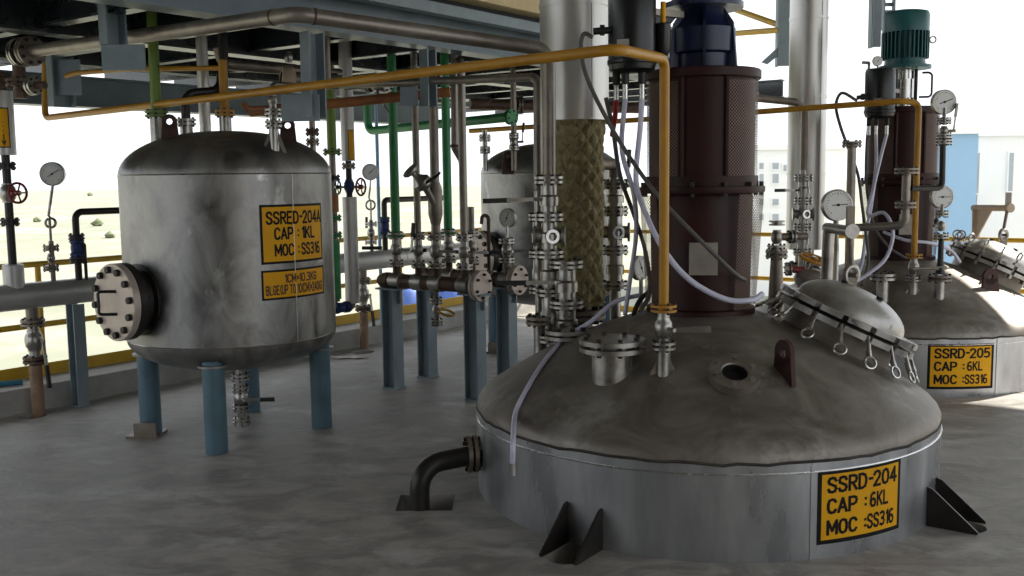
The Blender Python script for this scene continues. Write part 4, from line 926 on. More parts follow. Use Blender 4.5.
def header(base, px0, px1, label, tees=()):
    a, b = colpt(base, px0, HZ), colpt(base, px1, HZ); T = thing('pipe_manifold', label, 'pipe manifold', a, 'pipe manifolds')
    MB().tube([a, b-hd*.03], HR, 20).build('header_pipe', 'rust_pipe', T)
    MB().lathe([(0, -.05), (.03, -.045), (.05, -.02), (.058, .02), (.058, .06), (0, .06)], a, hd, 18).build('end_cap', 'rust_pipe', T)
    f = MB().lathe([(0, -.05), (.105, -.05), (.105, -.028), (.09, -.028), (.09, -.022), (.105, -.022), (.105, 0), (0, 0)], b, hd, 28).build('blind_flange', 'blind_cover', T)
    u, v, _ = basis(hd)
    for k in range(6):
        t = 2*PI*k/6+.4; c = b+u*math.cos(t)*.078+v*math.sin(t)*.078; MB().cyl(c-hd*.065, c+hd*.016, .010, 6).build('flange_bolt', 'bolt_dark', f)
    for px in tees:
        c = colpt(base, px, HZ); MB().lathe([(HR, -.05), (HR+.007, -.045), (HR+.007, .045), (HR, .05)], c, hd, 20).build('tee_piece', 'flange_steel', T)
    return T
H1 = header(p1, 384, 483, 'front rusty pipe manifold with four valves and blind end flange', (397, 419, 437, 465)); H2 = header(p2, 424, 520, 'rear rusty pipe manifold behind the front one, ending beside the reactor', (449, 472, 489, 507))
def riser(base, px, label, r, m, ztop, s=.045, fm='flange_steel', lv=None, topf='flange_steel', mid=None, pxs=None, path=None, vb=.30, name='manifold_riser'):
    c = colpt(base, px, HZ); T = thing(name, label, 'pipe', (c.x, c.y, HZ+HR-.004), 'manifold risers'); P = lambda z: Vector((c.x, c.y, z))
    pipe(T, [P(HZ+HR-.004), P(HZ+.14)], s*.62, 'rust_pipe', 'stub'); flange(T, P(HZ+.125), Z, s*1.25, .014, fm, 6)
    ball_valve(T, P(HZ+.225), Z, s*1.05, *(lv or (None, None)), L=.19, fl=False) if lv else ball_valve(T, P(HZ+.225), Z, s*1.05, fl=False)
    flange(T, P(HZ+.325), Z, s*1.25, .014, topf, 6)
    pipe(T, [P(HZ+.11), P(HZ+.335)], s*.66, 'flange_steel', 'spool')
    pts = path(c) if path else [P(HZ+.32), P(ztop)]
    pipe(T, pts, r, m, fr=.05)
    return T, c
top = DZ-.01
T, c = riser(p1, 397, 'bright green vertical pipe on the front manifold, left most', .032, 'green_paint', top, .046, lv=(Vector((.6, -.8, 0)), Vector((1, -.4, 0))))
flange(T, (c.x, c.y, zat(397, 236, c.y)), Z, .068, .014, 'green_paint', 0, pair=False)
riser(p1, 419, 'thin brownish pipe on the front manifold right of the green pipe', .024, 'grey_pipe', top, .042, lv=(Vector((-.6, -.8, 0)), Vector((.1, 0, 1))))
c = colpt(p1, 437, HZ)
T, c = riser(p1, 437, 'wide grey pipe with angled steel valve on the front manifold', .032, 'grey_pipe', top, .052, lv=(Vector((.6, -.8, 0)), Vector((1, -.5, 0))))
Yq = c.y; P = lambda z: Vector((c.x, c.y, z))
MB().lathe([(.03, zz(437, 226)), (.05, zz(437, 214)), (.05, zz(437, 190)), (.034, zz(437, 182))], P(0), (0, 0, 1), 18).build('reducer', 'grey_pipe', T)
v0 = at(434, 203, Yq-.03); v1 = at(423, 183, Yq-.08); v2 = at(411, 171, Yq-.12)
MB().cyl(v0, v1, .022, 14, .026).build('branch', 'grey_pipe', T); d = (v2-v1).normalized()
MB().lathe([(0, -.04), (.035, -.04), (.062, -.02), (.062, .02), (.05, .03), (.035, .05), (.02, .07), (.02, .10), (0, .1)], v1, d, 20).build('angle_valve', 'flange_steel', T)
MB().lathe([(0, -.012), (.05, -.012), (.062, 0), (.062, .012), (.03, .02), (.02, .014), (0, .014)], v2, d, 22).build('valve_wheel', 'flange_steel', T)
MB().tube([at(426, 183, Yq-.13), at(438, 175, Yq-.16), at(440, 172, Yq-.16)], .010, 8).build('lever', 'black_rubber', T)
c5 = colpt(p1, 465, HZ)
riser(p1, 465, 'stepped grey pipe with an offset on the front manifold, right most', .027, 'grey_pipe', top, .046, lv=(Vector((.8, -.6, 0)), Vector((.9, -.2, 0))),
      path=lambda c: [(c.x, c.y, HZ+.32), (c.x, c.y, zat(465, 62, c.y)), (c.x-.03, c.y+.14, zat(465, 58, c.y)), (c.x-.03, c.y+.14, top)])
q = colpt(p1, 455, 1.6); T = thing('offset_pipe', 'grey pipe with a kinked lower end hanging just left of the stepped pipe', 'pipe', (q.x, q.y+.08, 1.5)); Yq = q.y+.08
pipe(T, [atxz(454.5, Yq, top), atxz(455, Yq, zz(455, 148)), at(462, 160, Yq), at(463, 168, Yq)], .027, 'grey_pipe', fr=.03); MB().lathe([(.027, -.01), (.031, -.006), (.031, .006), (.027, .01)], atxz(455, Yq, zz(455, 146)), (0, 0, 1), 16).build('weld_band', 'rust_pipe', T)
T, c = riser(p2, 449, 'bright green vertical pipe on the rear manifold behind the grey pipes', .032, 'green_paint', top, .046)
flange(T, (c.x, c.y, zat(449, 233, c.y)), Z, .068, .014, 'green_paint', 0, pair=False)
riser(p2, 472, 'grey flanged riser on the rear manifold half hidden by the stepped pipe', .024, 'grey_pipe', 1.30, .046)
# hook vent and gauge valve on the rear manifold
c = colpt(p2, 489, HZ); Yq = c.y; T = thing('hook_vent', 'thin rusty vent pipe with a hooked top on the rear manifold', 'pipe', (c.x, c.y, HZ+HR))
pipe(T, [(c.x, c.y, HZ+HR-.004), atxz(488.5, Yq, zz(489, 216)), atxz(482, Yq, zz(489, 215)), atxz(481.5, Yq, zz(489, 224))], .013, 'rust_pipe', fr=.035); flange(T, (c.x, c.y, zz(489, 253)), Z, .038, .012, 'black_pipe', 4)
c = colpt(p2, 507, HZ); Yq = c.y; T = thing('gauge_valve', 'steel valve with a round white gauge above on the rear manifold', 'gauge', (c.x, c.y, HZ+HR)); P = lambda z: Vector((c.x, c.y, z))
pipe(T, [P(HZ+HR-.004), P(zz(507, 240))], .03, 'dull_pipe', 'stub'); flange(T, P(zz(507, 260)), Z, .055, .012); ball_valve(T, P(zz(507, 251)), Z, .042, Vector((.5, -.8, 0)), Vector((1, -.1, .1)), .11, fl=False, grip=False); flange(T, P(zz(507, 241)), Z, .055, .012)
gc = at(507, 218, Yq); gauge(T, gc, Vector((-.55, -.84, 0)), .068, [P(zz(507, 241)), gc-Z*.05], .012, 1.2)
# drain under the front manifold
c = colpt(p1, 436, HZ); Yq = c.y; T = thing('manifold_drain', 'small flanged drain valve hanging under the front manifold', 'valve', (c.x, c.y, HZ-HR)); P = lambda z: Vector((c.x, c.y, z))
pipe(T, [P(HZ-HR+.004), P(HZ-.30)], .018, 'dull_pipe'); flange(T, P(HZ-.12), Z, .045, .012); ball_valve(T, P(HZ-.19), Z, .035, fl=False); flange(T, P(HZ-.27), Z, .045, .012)
MB().torus(P(HZ-.20)+Vector((.07, -.04, 0)), (.3, -.2, 1), .055, .009, 18, 7).build('handwheel', 'rail_yellow', T)

# overhead pipes
def run(name, label, pts, r, m, fr=None, fl=()):
    T = thing(name, label, 'pipe', pts[0]); pipe(T, pts, r, m, fr=fr, seg=16)
    for (p, d, R, fm) in fl: flange(T, p, d, R, .014, fm)
    return T
g0 = at(370, 131, 8.5); g1 = at(511, 117, 7.25); d = (g1-g0).normalized()
run('green_header', 'bright green horizontal pipe with elbow crossing behind the manifold risers', [at(367, 104, 8.5), g0-d*.02, g1], .034, 'green_paint', .06, [(g1, d, .055, 'green_paint')])
run('brown_header', 'orange-brown horizontal pipe under the mezzanine above the gauge and green pipe', [at(250, 112, 6.6)+BX*.9, at(250, 112, 6.6), at(450, 92, 6.55)][1:], .032, 'orange_pipe')
run('steel_header', 'dull steel horizontal pipe ending in an elbow beside the thick drop pipe', [at(322, 86, 6.9), at(436, 81, 6.35), atxz(537.5, 5.75, zat(540, 77, 5.75)), atxz(538, 5.75, zat(540, 190, 5.75))], .024, 'grey_pipe', .05)
run('brown_branch', 'rusty pipe with elbow under the mezzanine left of the hanger bracket', [at(219, 48, 6.0), at(223, 64, 6.0), at(340, 74, 6.6)], .034, 'dull_pipe', .06)
run('rusty_header', 'rusty horizontal pipe high under the mezzanine behind the second tank top', [at(470, 104, 8.9), at(640, 108, 9.3)], .05, 'rust_pipe', None, [(at(520, 105, 9.0), (1, .15, 0), .085, 'dull_pipe'), (at(585, 107, 9.2), (1, .15, 0), .085, 'dull_pipe')])
run('copper_branch', 'thin yellow and copper pipe running level above the small tank under the mezzanine', [at(66, 76, 6.4), at(76, 73, 6.35), at(130, 69, 6.1), at(226, 68, 5.9)], .015, 'yellow_paint', .05)
run('lower_branch', 'orange pipe bend above the right of the small tank top', [at(243, 103, 6.05), at(247, 109, 6.05), at(270, 109, 6.2), at(300, 106, 6.5)], .018, 'orange_pipe', .03)
p = at(286, 80, 6.0); T = thing('flanged_elbow', 'pale tan pipe end with ring flange beside the hanger post', 'pipe', p); MB().lathe([(.06, -.05), (.085, -.03), (.09, 0), (.075, .03), (.05, .03)], p, (-.8, -.3, .1), 24).build('ring_flange', 'davit_tan', T); pipe(T, [p, p+Vector((.28, .12, .0))], .05, 'dull_pipe'); ball_valve(T, p+Vector((.02, 0, .13)), Z, .03, fl=False)
for (px, Y, lab) in ((352, 7.0, 'dark steel flanged valve under the mezzanine right of the hanger post'),):
    p = at(378, 84, 6.9); T = thing('overhead_valve', lab, 'valve', p); ball_valve(T, p, (1, -.6, 0), .06, Vector((0, -.3, -1)), Vector((.5, -.2, -.8)), .14); pipe(T, [p-Vector((.25, -.15, 0)), p+Vector((.45, -.27, 0))], .026, 'dull_pipe')

# yellow pipes
def yellow(name, label, pts, base, zt, levdir):
    T = thing(name, label, 'pipe', base, 'yellow gas pipes'); pipe(T, pts, .021, 'yellow_paint', fr=.05, seg=16); p = Vector(pts[-1]); P = lambda z: Vector((p.x, p.y, z))
    flange(T, P(p.z), Z, .056, .010, 'yellow_paint', 5); ball_valve(T, P(p.z-.085), Z, .045, levdir, Vector((1, -.25, .05)), .15, fl=False, grip=False); flange(T, P(p.z-.16), Z, .052, .011); pipe(T, [P(p.z-.01), P(p.z-.165)], .026, 'flange_steel', 'spool'); pipe(T, [P(p.z-.15), P(base.z-.05)], .030, 'flange_steel', 'nozzle')
    for s in (-1, 1): MB().prism([P(base.z-.02)+Vector((s*.06, 0, 0)), P(base.z-.02)+Vector((s*.03, 0, 0)), P(p.z-.22)+Vector((s*.028, 0, 0))], Vector((0, .01, 0))).build('gusset', 'dull_pipe', T, smooth=False)
yb = atxz(663.5, 4.20, zs(.69)); ytop = zat(660, 59, 4.20); ye = atxz(617, 3.72, zat(621, 49, 3.72)); yl = at(45, 118, 6.95)
yellow('yellow_gas_pipe', 'long yellow pipe crossing the view and dropping to the front reactor', [at(45, 60, 6.95), yl, ye, Vector((yb.x, yb.y, ytop)), Vector((yb.x, yb.y, zat(670, 308, 4.2)))], yb, ytop, Vector((.4, -.9, 0)))
yb = atxz(913, 7.02, zs(.70)); yt = zat(913, 103, 7.02)
yellow('yellow_gas_pipe', 'shorter yellow pipe bending down to the rear reactor', [at(470, 131, 9.2), at(757, 112, 7.75), at(902, 101, 6.98), Vector((yb.x, yb.y, yt)), Vector((yb.x, yb.y, zat(913, 256, 7.02)))], yb, yt, Vector((.5, -.85, 0)))

# ================================================================== FRONT REACTOR FITTINGS
# insulated vapour column with bare rock wool
def column(label, C, px, Y, r, zb, wool, zcl, pxb=None):
    q = atxz(px, Y, 1.5); T = thing('insulated_column', label, 'column', (q.x, q.y, zb), 'insulated vapour columns'); P = lambda z: Vector((q.x, q.y, z))
    z = zcl; 
    while z < ROOFZ-.02:
        z2 = min(z+.62, ROOFZ-.01); MB().lathe([(0, z), (r, z), (r, z2-.02), (r+.004, z2-.02), (r+.004, z2), (0, z2)], P(0), (0, 0, 1), 40).build('cladding_sheet', 'cladding', T); z = z2
    a = math.radians(-62); d = Vector((math.cos(a), math.sin(a), 0)); MB().box(P((zcl+ROOFZ)/2)+d*(r+.001), (.006, .012, ROOFZ-zcl-.02), (d, Vector((-d.y, d.x, 0)), Z)).build('cladding_seam', 'cladding', T, smooth=False)
    if wool:
        n = 130; prof = [(0, zb+.10)]+[(wool, zb+.10+(zcl+.015-zb-.10)*k/n) for k in range(n+1)]+[(0, zcl+.015)]
        def fn(rr, h, a):
            u_ = round(2*PI*wool/.042)*a/(2*PI); v_ = h/.05
            t1 = abs(math.sin(PI*(u_+v_)/2)); t2 = abs(math.sin(PI*(u_-v_)/2)); quilt = (t1*t2)**.6
            big = mnoise.noise(Vector((math.cos(a)*1.5, math.sin(a)*1.5, h*3)))*.011; fine = mnoise.noise(Vector((math.cos(a)*14, math.sin(a)*14, h*34)))*.006
            tt = (h-zb-.1)/(zcl-zb-.1); fray = .022*max(0, tt-.85)/.15+.02*max(0, .14-tt)/.14*(.5+mnoise.noise(Vector((math.cos(a)*4, math.sin(a)*4, h*12)))*2)
            return rr-.012+.018*quilt+big+fine+fray
        MB().lathe(prof, P(0), (0, 0, 1), 160, fn=fn).build('rock_wool', 'wool', T, ang=180)
        rs = random.Random(4)
    MB().cyl(P(min(zb, .62)-.12), P(zcl), r*.5, 20).build('inner_pipe', 'dull_pipe', T)
    flange(T, P(zb+.05), Z, r*.9, .022, 'dull_pipe', 10)
zc = zat(575, 121, 5.52)
column('tall insulated column on the front reactor with bare brown rock wool below shiny cladding', c204, 575, 5.52, .186, .70, .150, zc)
column('tall shiny clad column rising from the rear reactor', c205, 806, 8.22, .150, zs(.66), None, zs(.66)+.2)
def stack(label, px, Y, C, ytop, specs, r, pipe_top=None, levers=(), m='flange_steel', zbase=None, body=.036, cross=()):
    """vertical train of flanged spool pieces and valves; specs = flange rows in the photograph"""
    q = atxz(px, Y, 1.2); zb = zbase if zbase is not None else zs(min(1.05, math.hypot(q.x-C[0], q.y-C[1]))); T = thing('valve_stack', label, 'valve stack', (q.x, q.y, zb), 'valve stacks'); P = lambda z: Vector((q.x, q.y, z))
    zt = zat(px, ytop, Y); pipe(T, [P(zb-.06), P(zt)], r, m, 'spool'); zf = [zat(px, y, Y) for y in specs]
    for z in zf: flange(T, P(z), Z, r*2.4, .013, m, 6)
    for a, b in zip(zf, zf[1:]):
        h = a-b
        if h > .08: MB().lathe([(0, -h*.42), (r*1.3, -h*.42), (r*1.3, -h*.2), (r*1.62, -h*.19), (r*1.62, h*.05), (r*1.35, h*.10), (r*1.35, h*.42), (0, h*.42)], P((a+b)/2), (0, 0, 1), 18).build('valve_body', m, T)
    for (y, out, al, L) in levers: lever(T, P(zat(px, y, Y))+Vector(out).normalized()*r*1.4, out, al, L)
    for y in cross:
        z = zat(px, y, Y); MB().cyl(P(z)-Vector((r*2.4, -.02, 0)), P(z)+Vector((r*2.4, -.02, 0)), r*1.1, 16).build('cross_tee', m, T)
        for s in (-1, 1): MB().cyl(P(z)+Vector((s*r*2.2, -s*.02, 0)), P(z)+Vector((s*r*2.6, -s*.022, 0)), r*1.7, 18).build('tee_cap', m, T)
        MB().lathe([(r*.7, r*1.0), (r*1.2, r*1.0), (r*1.2, r*2.0), (r*.7, r*2.0)], P(z), (.25, -1, 0), 16).build('sight_glass_ring', 'bright_steel', T)
    return T
stack('tall steel valve stack under the thick drop pipe on the front reactor', 549.5, SY, c204, 183, (180, 217, 254, 292, 338), .031, levers=((199, (-.9, -.4, 0), (-1, -.05, -.02), .26),), cross=(236,))
stack('slim valve stack half hidden behind the thick drop pipe', 538.5, 5.75, c204, 191, (217, 254, 290), .024, zbase=.72 if False else None)
stack('short flanged valve with large top flange left of the rock wool column', 566, 5.12, c204, 262, (264, 304, 340), .036, levers=((281, (-.6, -.8, 0), (-1, -.0, .0), .30),))
q = at(540, 320, 5.2); T = thing('blind_nozzle', 'small flanged nozzle with dark studs at the left shoulder of the front reactor', 'nozzle', surf(c204, q.x-RX, q.y-RY)); pipe(T, [surf(c204, q.x-RX, q.y-RY)-Z*.05, q], .035, 'flange_steel'); flange(T, q, Z, .075, .016, 'dull_pipe', 8)
q = atxz(567, 4.95, .8); flange(R1, (q.x, q.y, zat(567, 334, 4.95)), Z, .11, .018, 'flange_steel', 8); MB().cyl((q.x, q.y, .55), (q.x, q.y, zat(567, 338, 4.95)), .055, 20).build('nozzle', 'flange_steel', R1)
# column base nozzle and pieces right of it
stack('valve stack right of the rock wool column with yellow tape and sight glass', 615, 5.72, c204, 163, (184, 211, 250, 285), .032, cross=(232,), levers=((186, (.8, -.5, 0), (.05, 0, 1), .2),))
q = atxz(615, 5.72, 1.5); T = thing('vent_elbow', 'dull elbow pipe leaving the insulated column towards the right valve stack', 'pipe', q); z_ = zat(612, 165, 5.72); pipe(T, [Vector((q.x, q.y, z_-.07)), Vector((q.x, q.y, z_+.005)), Vector((q.x-.16, q.y-.2, z_+.005))], .034, 'dull_pipe', fr=.05)
q = at(641, 268, 5.45); T = thing('round_gauge', 'round gauge facing right behind the hoses of the front reactor', 'gauge', surf(c204, q.x-RX, q.y-RY)); b_ = surf(c204, q.x-RX, q.y-RY); gauge(T, q, Vector((.75, -.66, .05)), .068, [q-Z*.05, b_-Z*.03], .011, 2.0, True)
# tapered nozzle with cross valve right of the agitator
q = atxz(776, 5.35, .9); Yq = 5.35; b_ = surf(c204, q.x-RX, q.y-RY); T = thing('tapered_nozzle', 'tapered pipe with flange and cross valve right of the front agitator', 'nozzle', b_); P = lambda z: Vector((q.x, q.y, z))
MB().lathe([(0, b_.z-.06), (.052, b_.z-.06), (.03, zz(776, 256)), (0, zz(776, 256))], P(0), (0, 0, 1), 18).build('cone', 'dull_pipe', T); flange(T, P(zz(776, 254)), Z, .058, .014, 'dull_pipe', 6); flange(T, P(zz(776, 248)), Z, .05, .010); ball_valve(T, P(zz(776, 237)), Z, .036, fl=False); flange(T, P(zz(776, 223)), Z, .042, .008, nb=0)
MB().cyl(P(zz(776, 237))-Vector((.01, 0, 0)), P(zz(776, 237))+Vector((.17, .03, 0)), .020, 12).build('side_branch', 'dull_pipe', T); flange(T, P(zz(776, 237))+Vector((.085, .015, 0)), (1, .18, 0), .036, .01)
# gauge above the front manhole
q = at(838, 205, 5.2); b_ = surf(c204, q.x-RX+.0, .30); b_ = Vector((q.x+.02, RY+.42, 0)); b_.z = zs(min(1.05, math.hypot(b_.x-RX, b_.y-RY))); T = thing('pressure_gauge', 'large round pressure gauge above the domed cover of the front reactor', 'gauge', b_)
gauge(T, q, Vector((.16, -1, .12)), .082, [q-Z*.06+Vector((.0, .03, 0)), Vector((b_.x, b_.y, 1.1)), b_-Z*.03], .014, .05)
# seal pots
def seal_pot(label, C, px, Y, r, z0, z1, tip, cap=True):
    q = atxz(px, Y, (z0+z1)/2); T = thing('seal_pot', label, 'seal pot', (q.x, q.y, z0), 'seal pots'); P = lambda z: Vector((q.x, q.y, z))
    MB().lathe([(0, z0), (r*.7, z0), (r*.95, z0+.018), (r, z0+.04), (r, z1-.02), (r*.93, z1), (0, z1)], P(0), (0, 0, 1), 30).build('pot_body', 'black_paint', T)
    MB().lathe([(r, z0+.04), (r*1.04, z0+.045), (r*1.04, z0+.06), (r, z0+.065)], P(0), (0, 0, 1), 30).build('band', 'black_paint', T)
    d0 = Vector((C[0]-q.x, C[1]-q.y, 0)); L = d0.length; d0.normalize()
    MB().box(P(z1-.14)+d0*(r+(L-r-.14)/2), (L-r-.12, .03, .03), (d0, Z.cross(d0), Z)).build('bracket', 'pale_plate', T, smooth=False)
    MB().prism([P(z1-.15)+d0*r, P(z1-.15)+d0*(L-.16), P(z1-.30)+d0*r], Z.cross(d0)*.012).build('brace', 'black_paint', T, smooth=False)
    for i, (dx, dy) in enumerate(((-.035, -.04), (.04, -.045), (-.07, .01))):
        p = P(z0)+Vector((dx, dy, 0)); MB().cyl(p+Z*.02, p-Z*.05, .018, 8).build('port', 'black_rubber', T); MB().cyl(p-Z*.04, p-Z*.115, .0125, 10).build('fitting', 'bright_steel', T)
    a = math.radians(-118); d = Vector((math.cos(a), math.sin(a), 0)); MB().box(P(z0+.12)+d*r, (.012, .055, .045), (d, Z.cross(d), Z)).build('tag_plate', 'pale_plate', T, smooth=False)
    s = P((z0+z1)/2-.0)+Vector((-r*.9, -.03, -.02)); MB().cyl(s, s+Vector((-.08, 0, -.005)), .016, 10).cyl(s+Vector((-.03, 0, 0)), s+Vector((-.05, 0, 0)), .024, 8).build('side_coupling', 'black_rubber', T)
    if cap:
        gq = P(z1+.055)+Vector((-.03, -.02, 0)); gauge(T, gq, Vector((.1, -1, 0)), .036, [gq-Z*.03, P(z1-.01)+Vector((-.03, -.02, 0))], .007, 1.0)
        v_ = P(z1)+Vector((-.085, 0, 0)); MB().cyl(v_-Z*.02, v_+Z*.05, .010, 8).cyl(v_+Z*.045, v_+Z*.06+Vector((-.05, 0, -.012)), .011, 8).build('vent_cock', 'flange_steel', T)
    return T, P
ST, SP = seal_pot('black seal pot beside the front agitator with hoses below', c204, 632, 4.62, .108, zat(632, 74, 4.62), zat(632, -22, 4.62), None)
ST2, SP2 = seal_pot('black seal pot with small gauge beside the rear agitator', c205, 880, 7.36, .106, zat(881, 119, 7.36), zat(881, 69, 7.36), None)
q = at(663, 38, 4.62); T = thing('oil_cup', 'small dark lubricator cup between the seal pot and navy motor', 'lubricator', q-Z*.07); MB().lathe([(0, -.08), (.02, -.08), (.035, -.05), (.035, .06), (.03, .065), (0, .065)], q, (0, 0, 1), 18).build('cup', 'black_paint', T); MB().lathe([(0, .065), (.012, .065), (.012, .16), (0, .16)], q, (0, 0, 1), 10).build('sight_tube', 'sign_yellow', T)

# ------------------------------------------------------------------ hoses
def head_hit(px, py, C, lift=.014):
    d = ray(px, py); t = 2.5
    while t < 9:
        p = Vector((0, 0, CAMH))+d*t; r = math.hypot(p.x-C[0], p.y-C[1])
        if r < 1.1 and p.z < zs(r): break
        t += .004
    return p+Z*lift
z0 = zat(632, 74, 4.62)
hb = lambda dx, dy: SP(z0-.11)+Vector((dx, dy, 0))
hose('white_hose', 'white hose hanging from the left port of the front seal pot', [hb(-.035, -.04), at(622, 150, 4.72), at(634, 195, 4.85), at(636, 235, 5.0), at(630, 280, 5.0), at(625, 315, 4.95)], .0115, 'white_hose')
hose('white_hose', 'white hose looping from the front seal pot under the agitator to the manhole', [hb(.04, -.045), at(640, 130, 4.6), at(636, 180, 4.62), at(645, 212, 4.5), at(664, 250, 4.42), at(690, 280, 4.4), at(725, 299, 4.4), at(752, 300, 4.42), at(762, 294, 4.5)], .0125, 'white_hose')
hose('red_blue_hose', 'short red hose under the front seal pot', [hb(-.07, .01), at(616, 100, 4.68), at(615, 118, 4.75), at(612, 135, 4.9)], .012, 'red_hose')
hose('black_cable', 'black cable falling from the front seal pot coupling across to the agitator base', [SP((z0+zat(632, -22, 4.62))/2-.02)+Vector((-.18, -.03, -.03)), at(584, 34, 4.6), at(581, 48, 4.6), at(586, 75, 4.62), at(602, 110, 4.62), at(625, 150, 4.6), at(655, 192, 4.45), at(690, 230, 4.4), at(733, 272, 4.42), at(745, 280, 4.6)], .010, 'cable_grey')
hose('black_cable', 'grey cable hanging between the rock wool column and the yellow pipe', [at(606, 98, 4.75), at(613, 130, 4.8), at(620, 175, 4.9), at(634, 215, 5.0), at(645, 250, 4.98), at(650, 290, 4.85), at(640, 312, 4.75)], .011, 'cable_grey')
hose('drain_hose', 'translucent hose lying down the head of the front reactor and over its skirt', [at(640, 295, 5.0), at(615, 302, 5.0), at(590, 322, 4.93), head_hit(566, 340, c204), head_hit(550, 357, c204), head_hit(535, 378, c204), head_hit(521, 403, c204), head_hit(515, 418, c204)+Vector((0, -.01, .0)), at(513, 442, 3.93), at(512.5, 464, 3.93)], .0115, 'white_hose', ends=[(at(512.5, 463, 3.93), at(513, 475, 3.93))])
hose('black_loop_hose', 'black hose loop lying behind the yellow pipe on the front reactor', [at(655, 288, 4.9), at(640, 300, 4.9), at(634, 318, 4.85), at(645, 325, 4.8), at(655, 312, 4.85)], .012, 'black_rubber')
z0 = zat(881, 119, 7.36); hb2 = lambda dx, dy: SP2(z0-.11)+Vector((dx, dy, 0))
hose('white_hose', 'left white hose hanging from the rear seal pot', [hb2(-.035, -.04), at(876, 165, 7.4), at(872, 200, 7.3), at(866, 235, 7.2), at(862, 262, 7.15), at(858, 275, 7.1)], .0125, 'white_hose')
hose('white_hose', 'white hose looping from the rear seal pot down to the rear reactor head', [hb2(.04, -.045), at(880, 160, 7.35), at(873, 190, 7.3), at(868, 215, 7.2), at(884, 213, 7.0), at(893, 232, 6.9), at(886, 258, 6.9), at(868, 274, 6.9), at(855, 282, 6.9)], .0125, 'white_hose')
hose('white_hose', 'white hose lying from the rear agitator towards the rear manhole', [at(884, 232, 7.3), at(905, 240, 7.05), at(930, 243, 7.1), at(950, 250, 7.2), at(960, 262, 7.25)], .0115, 'white_hose')
hose('black_cable', 'grey cable arching from the rear seal pot coupling down to the left', [SP2((z0+zat(881, 69, 7.36))/2-.02)+Vector((-.18, -.03, -.025)), at(842, 93, 7.45), at(836, 105, 7.4), at(840, 125, 7.3), at(849, 150, 7.25), at(858, 175, 7.15), at(862, 205, 7.1), at(866, 235, 7.1), at(868, 262, 7.05), at(862, 285, 6.9)], .011, 'cable_grey')
hose('black_cable', 'dark cable hanging from under the rear seal pot', [hb2(-.07, .01)+Z*.08, at(867, 140, 7.45), at(866, 175, 7.4), at(869, 205, 7.3), at(876, 230, 7.25), at(890, 248, 7.2), at(905, 258, 7.2)], .010, 'cable_grey')

# ================================================================== REAR REACTOR FITTINGS
stack('slim valve stack in front of the clad column of the rear reactor', 803, 7.90, c205, 170, (178, 201, 227, 252), .030, levers=((190, (-.8, -.5, 0), (-1, -.1, 0), .17),), cross=(214,))
q = atxz(804, 7.90, 1.5); T = thing('drop_pipe', 'brown drop pipe turning above the valve stack in front of the rear clad column', 'pipe', q); zt_ = zat(804, 106, 7.9); pipe(T, [at(735, 96, 7.6), at(795, 102, 7.85), Vector((q.x, q.y, zt_-.02)), Vector((q.x, q.y, zat(804, 174, 7.9)))], .029, 'dull_pipe', fr=.04)
q = atxz(807, 7.0, .8); b_ = surf(c205, max(-.8, q.x-QX), q.y-QY); 
q = at(809, 277, 7.2); T = thing('diaphragm_valve', 'grey round-bodied valve with yellow handwheel left of the rear reactor head', 'valve', (q.x, q.y, zs(.95))); Yq = 7.2; MB().lathe([(0, -.10), (.06, -.10), (.10, -.04), (.11, .0), (.09, .04), (.05, .06), (0, .06)], q, (0, 0, 1), 22).build('bonnet', 'grey_pipe', T); pipe(T, [q-Z*.06, (q.x, q.y, .5)], .04, 'dull_pipe', 'neck'); handwheel(T, q+Vector((.03, 0, .13)), (.25, -.25, 1), .10, 'yellow_paint', stem=.09); MB().cyl(q+Vector((-.13, 0, .06)), q+Vector((-.04, 0, .05)), .025, 10).build('port', 'wheel_red', T); flange(T, q+Vector((-.15, 0, .06)), (1, 0, 0), .05, .012, 'dull_pipe')
# stand pipe with tee, branch and gauges
q = atxz(849.5, 7.0, 1.0); Yq = 7.0; b_ = Vector((q.x, q.y, zs(min(1.06, math.hypot(q.x-QX, q.y-QY))))); P = lambda z: Vector((q.x, q.y, z))
T = thing('stand_pipe', 'flange-topped stand pipe with elbow branch left of the rear agitator', 'pipe', b_); pipe(T, [P(b_.z-.04), P(zz(849, 144))], .030, 'grey_pipe'); flange(T, P(zz(849, 144)), Z, .066, .012, 'dull_pipe', 6)
r0 = P(zz(850, 228)); r1 = atxz(905, 6.75, zat(895, 225, 6.8)); r2 = Vector((r1.x, r1.y, zat(905, 171, 6.75)))
pipe(T, [r0, r1, r2], .028, 'grey_pipe', 'branch', fr=.06); flange(T, Vector((r1.x, r1.y, zat(905, 205, 6.75))), Z, .068, .016, 'dull_pipe', 6); flange(T, r2, Z, .078, .014, 'dull_pipe', 6)
T = thing('pressure_gauge', 'upper pressure gauge on a black bent pipe right of the rear agitator', 'gauge', Vector((r1.x, r1.y, zat(905, 189, 6.75)))); g_ = at(942, 188, 6.85); pipe(T, [Vector((r1.x+.03, r1.y, g_.z)), g_, at(943, 138, 6.85)], .020, 'black_pipe', 'bent_pipe', fr=.04)
for y, rr in ((142, .056), (136, .05), (121, .048)): flange(T, at(944, y, 6.85), Z, rr, .010)
ball_valve(T, at(944, 131, 6.85), Z, .032, Vector((1, -.2, 0)), Vector((.1, 0, 1)), .18, fl=False, grip=False); gauge(T, at(944.5, 102, 6.85), Vector((.08, -1, 0)), .084, [at(944.5, 108, 6.85), at(944, 125, 6.85)], .014, .35)
q = atxz(940, 6.95, .8); Yq = 6.95; b_ = surf(c205, q.x-QX, q.y-QY); T = thing('pressure_gauge', 'lower pressure gauge on a valve nozzle in front of the rear agitator', 'gauge', b_)
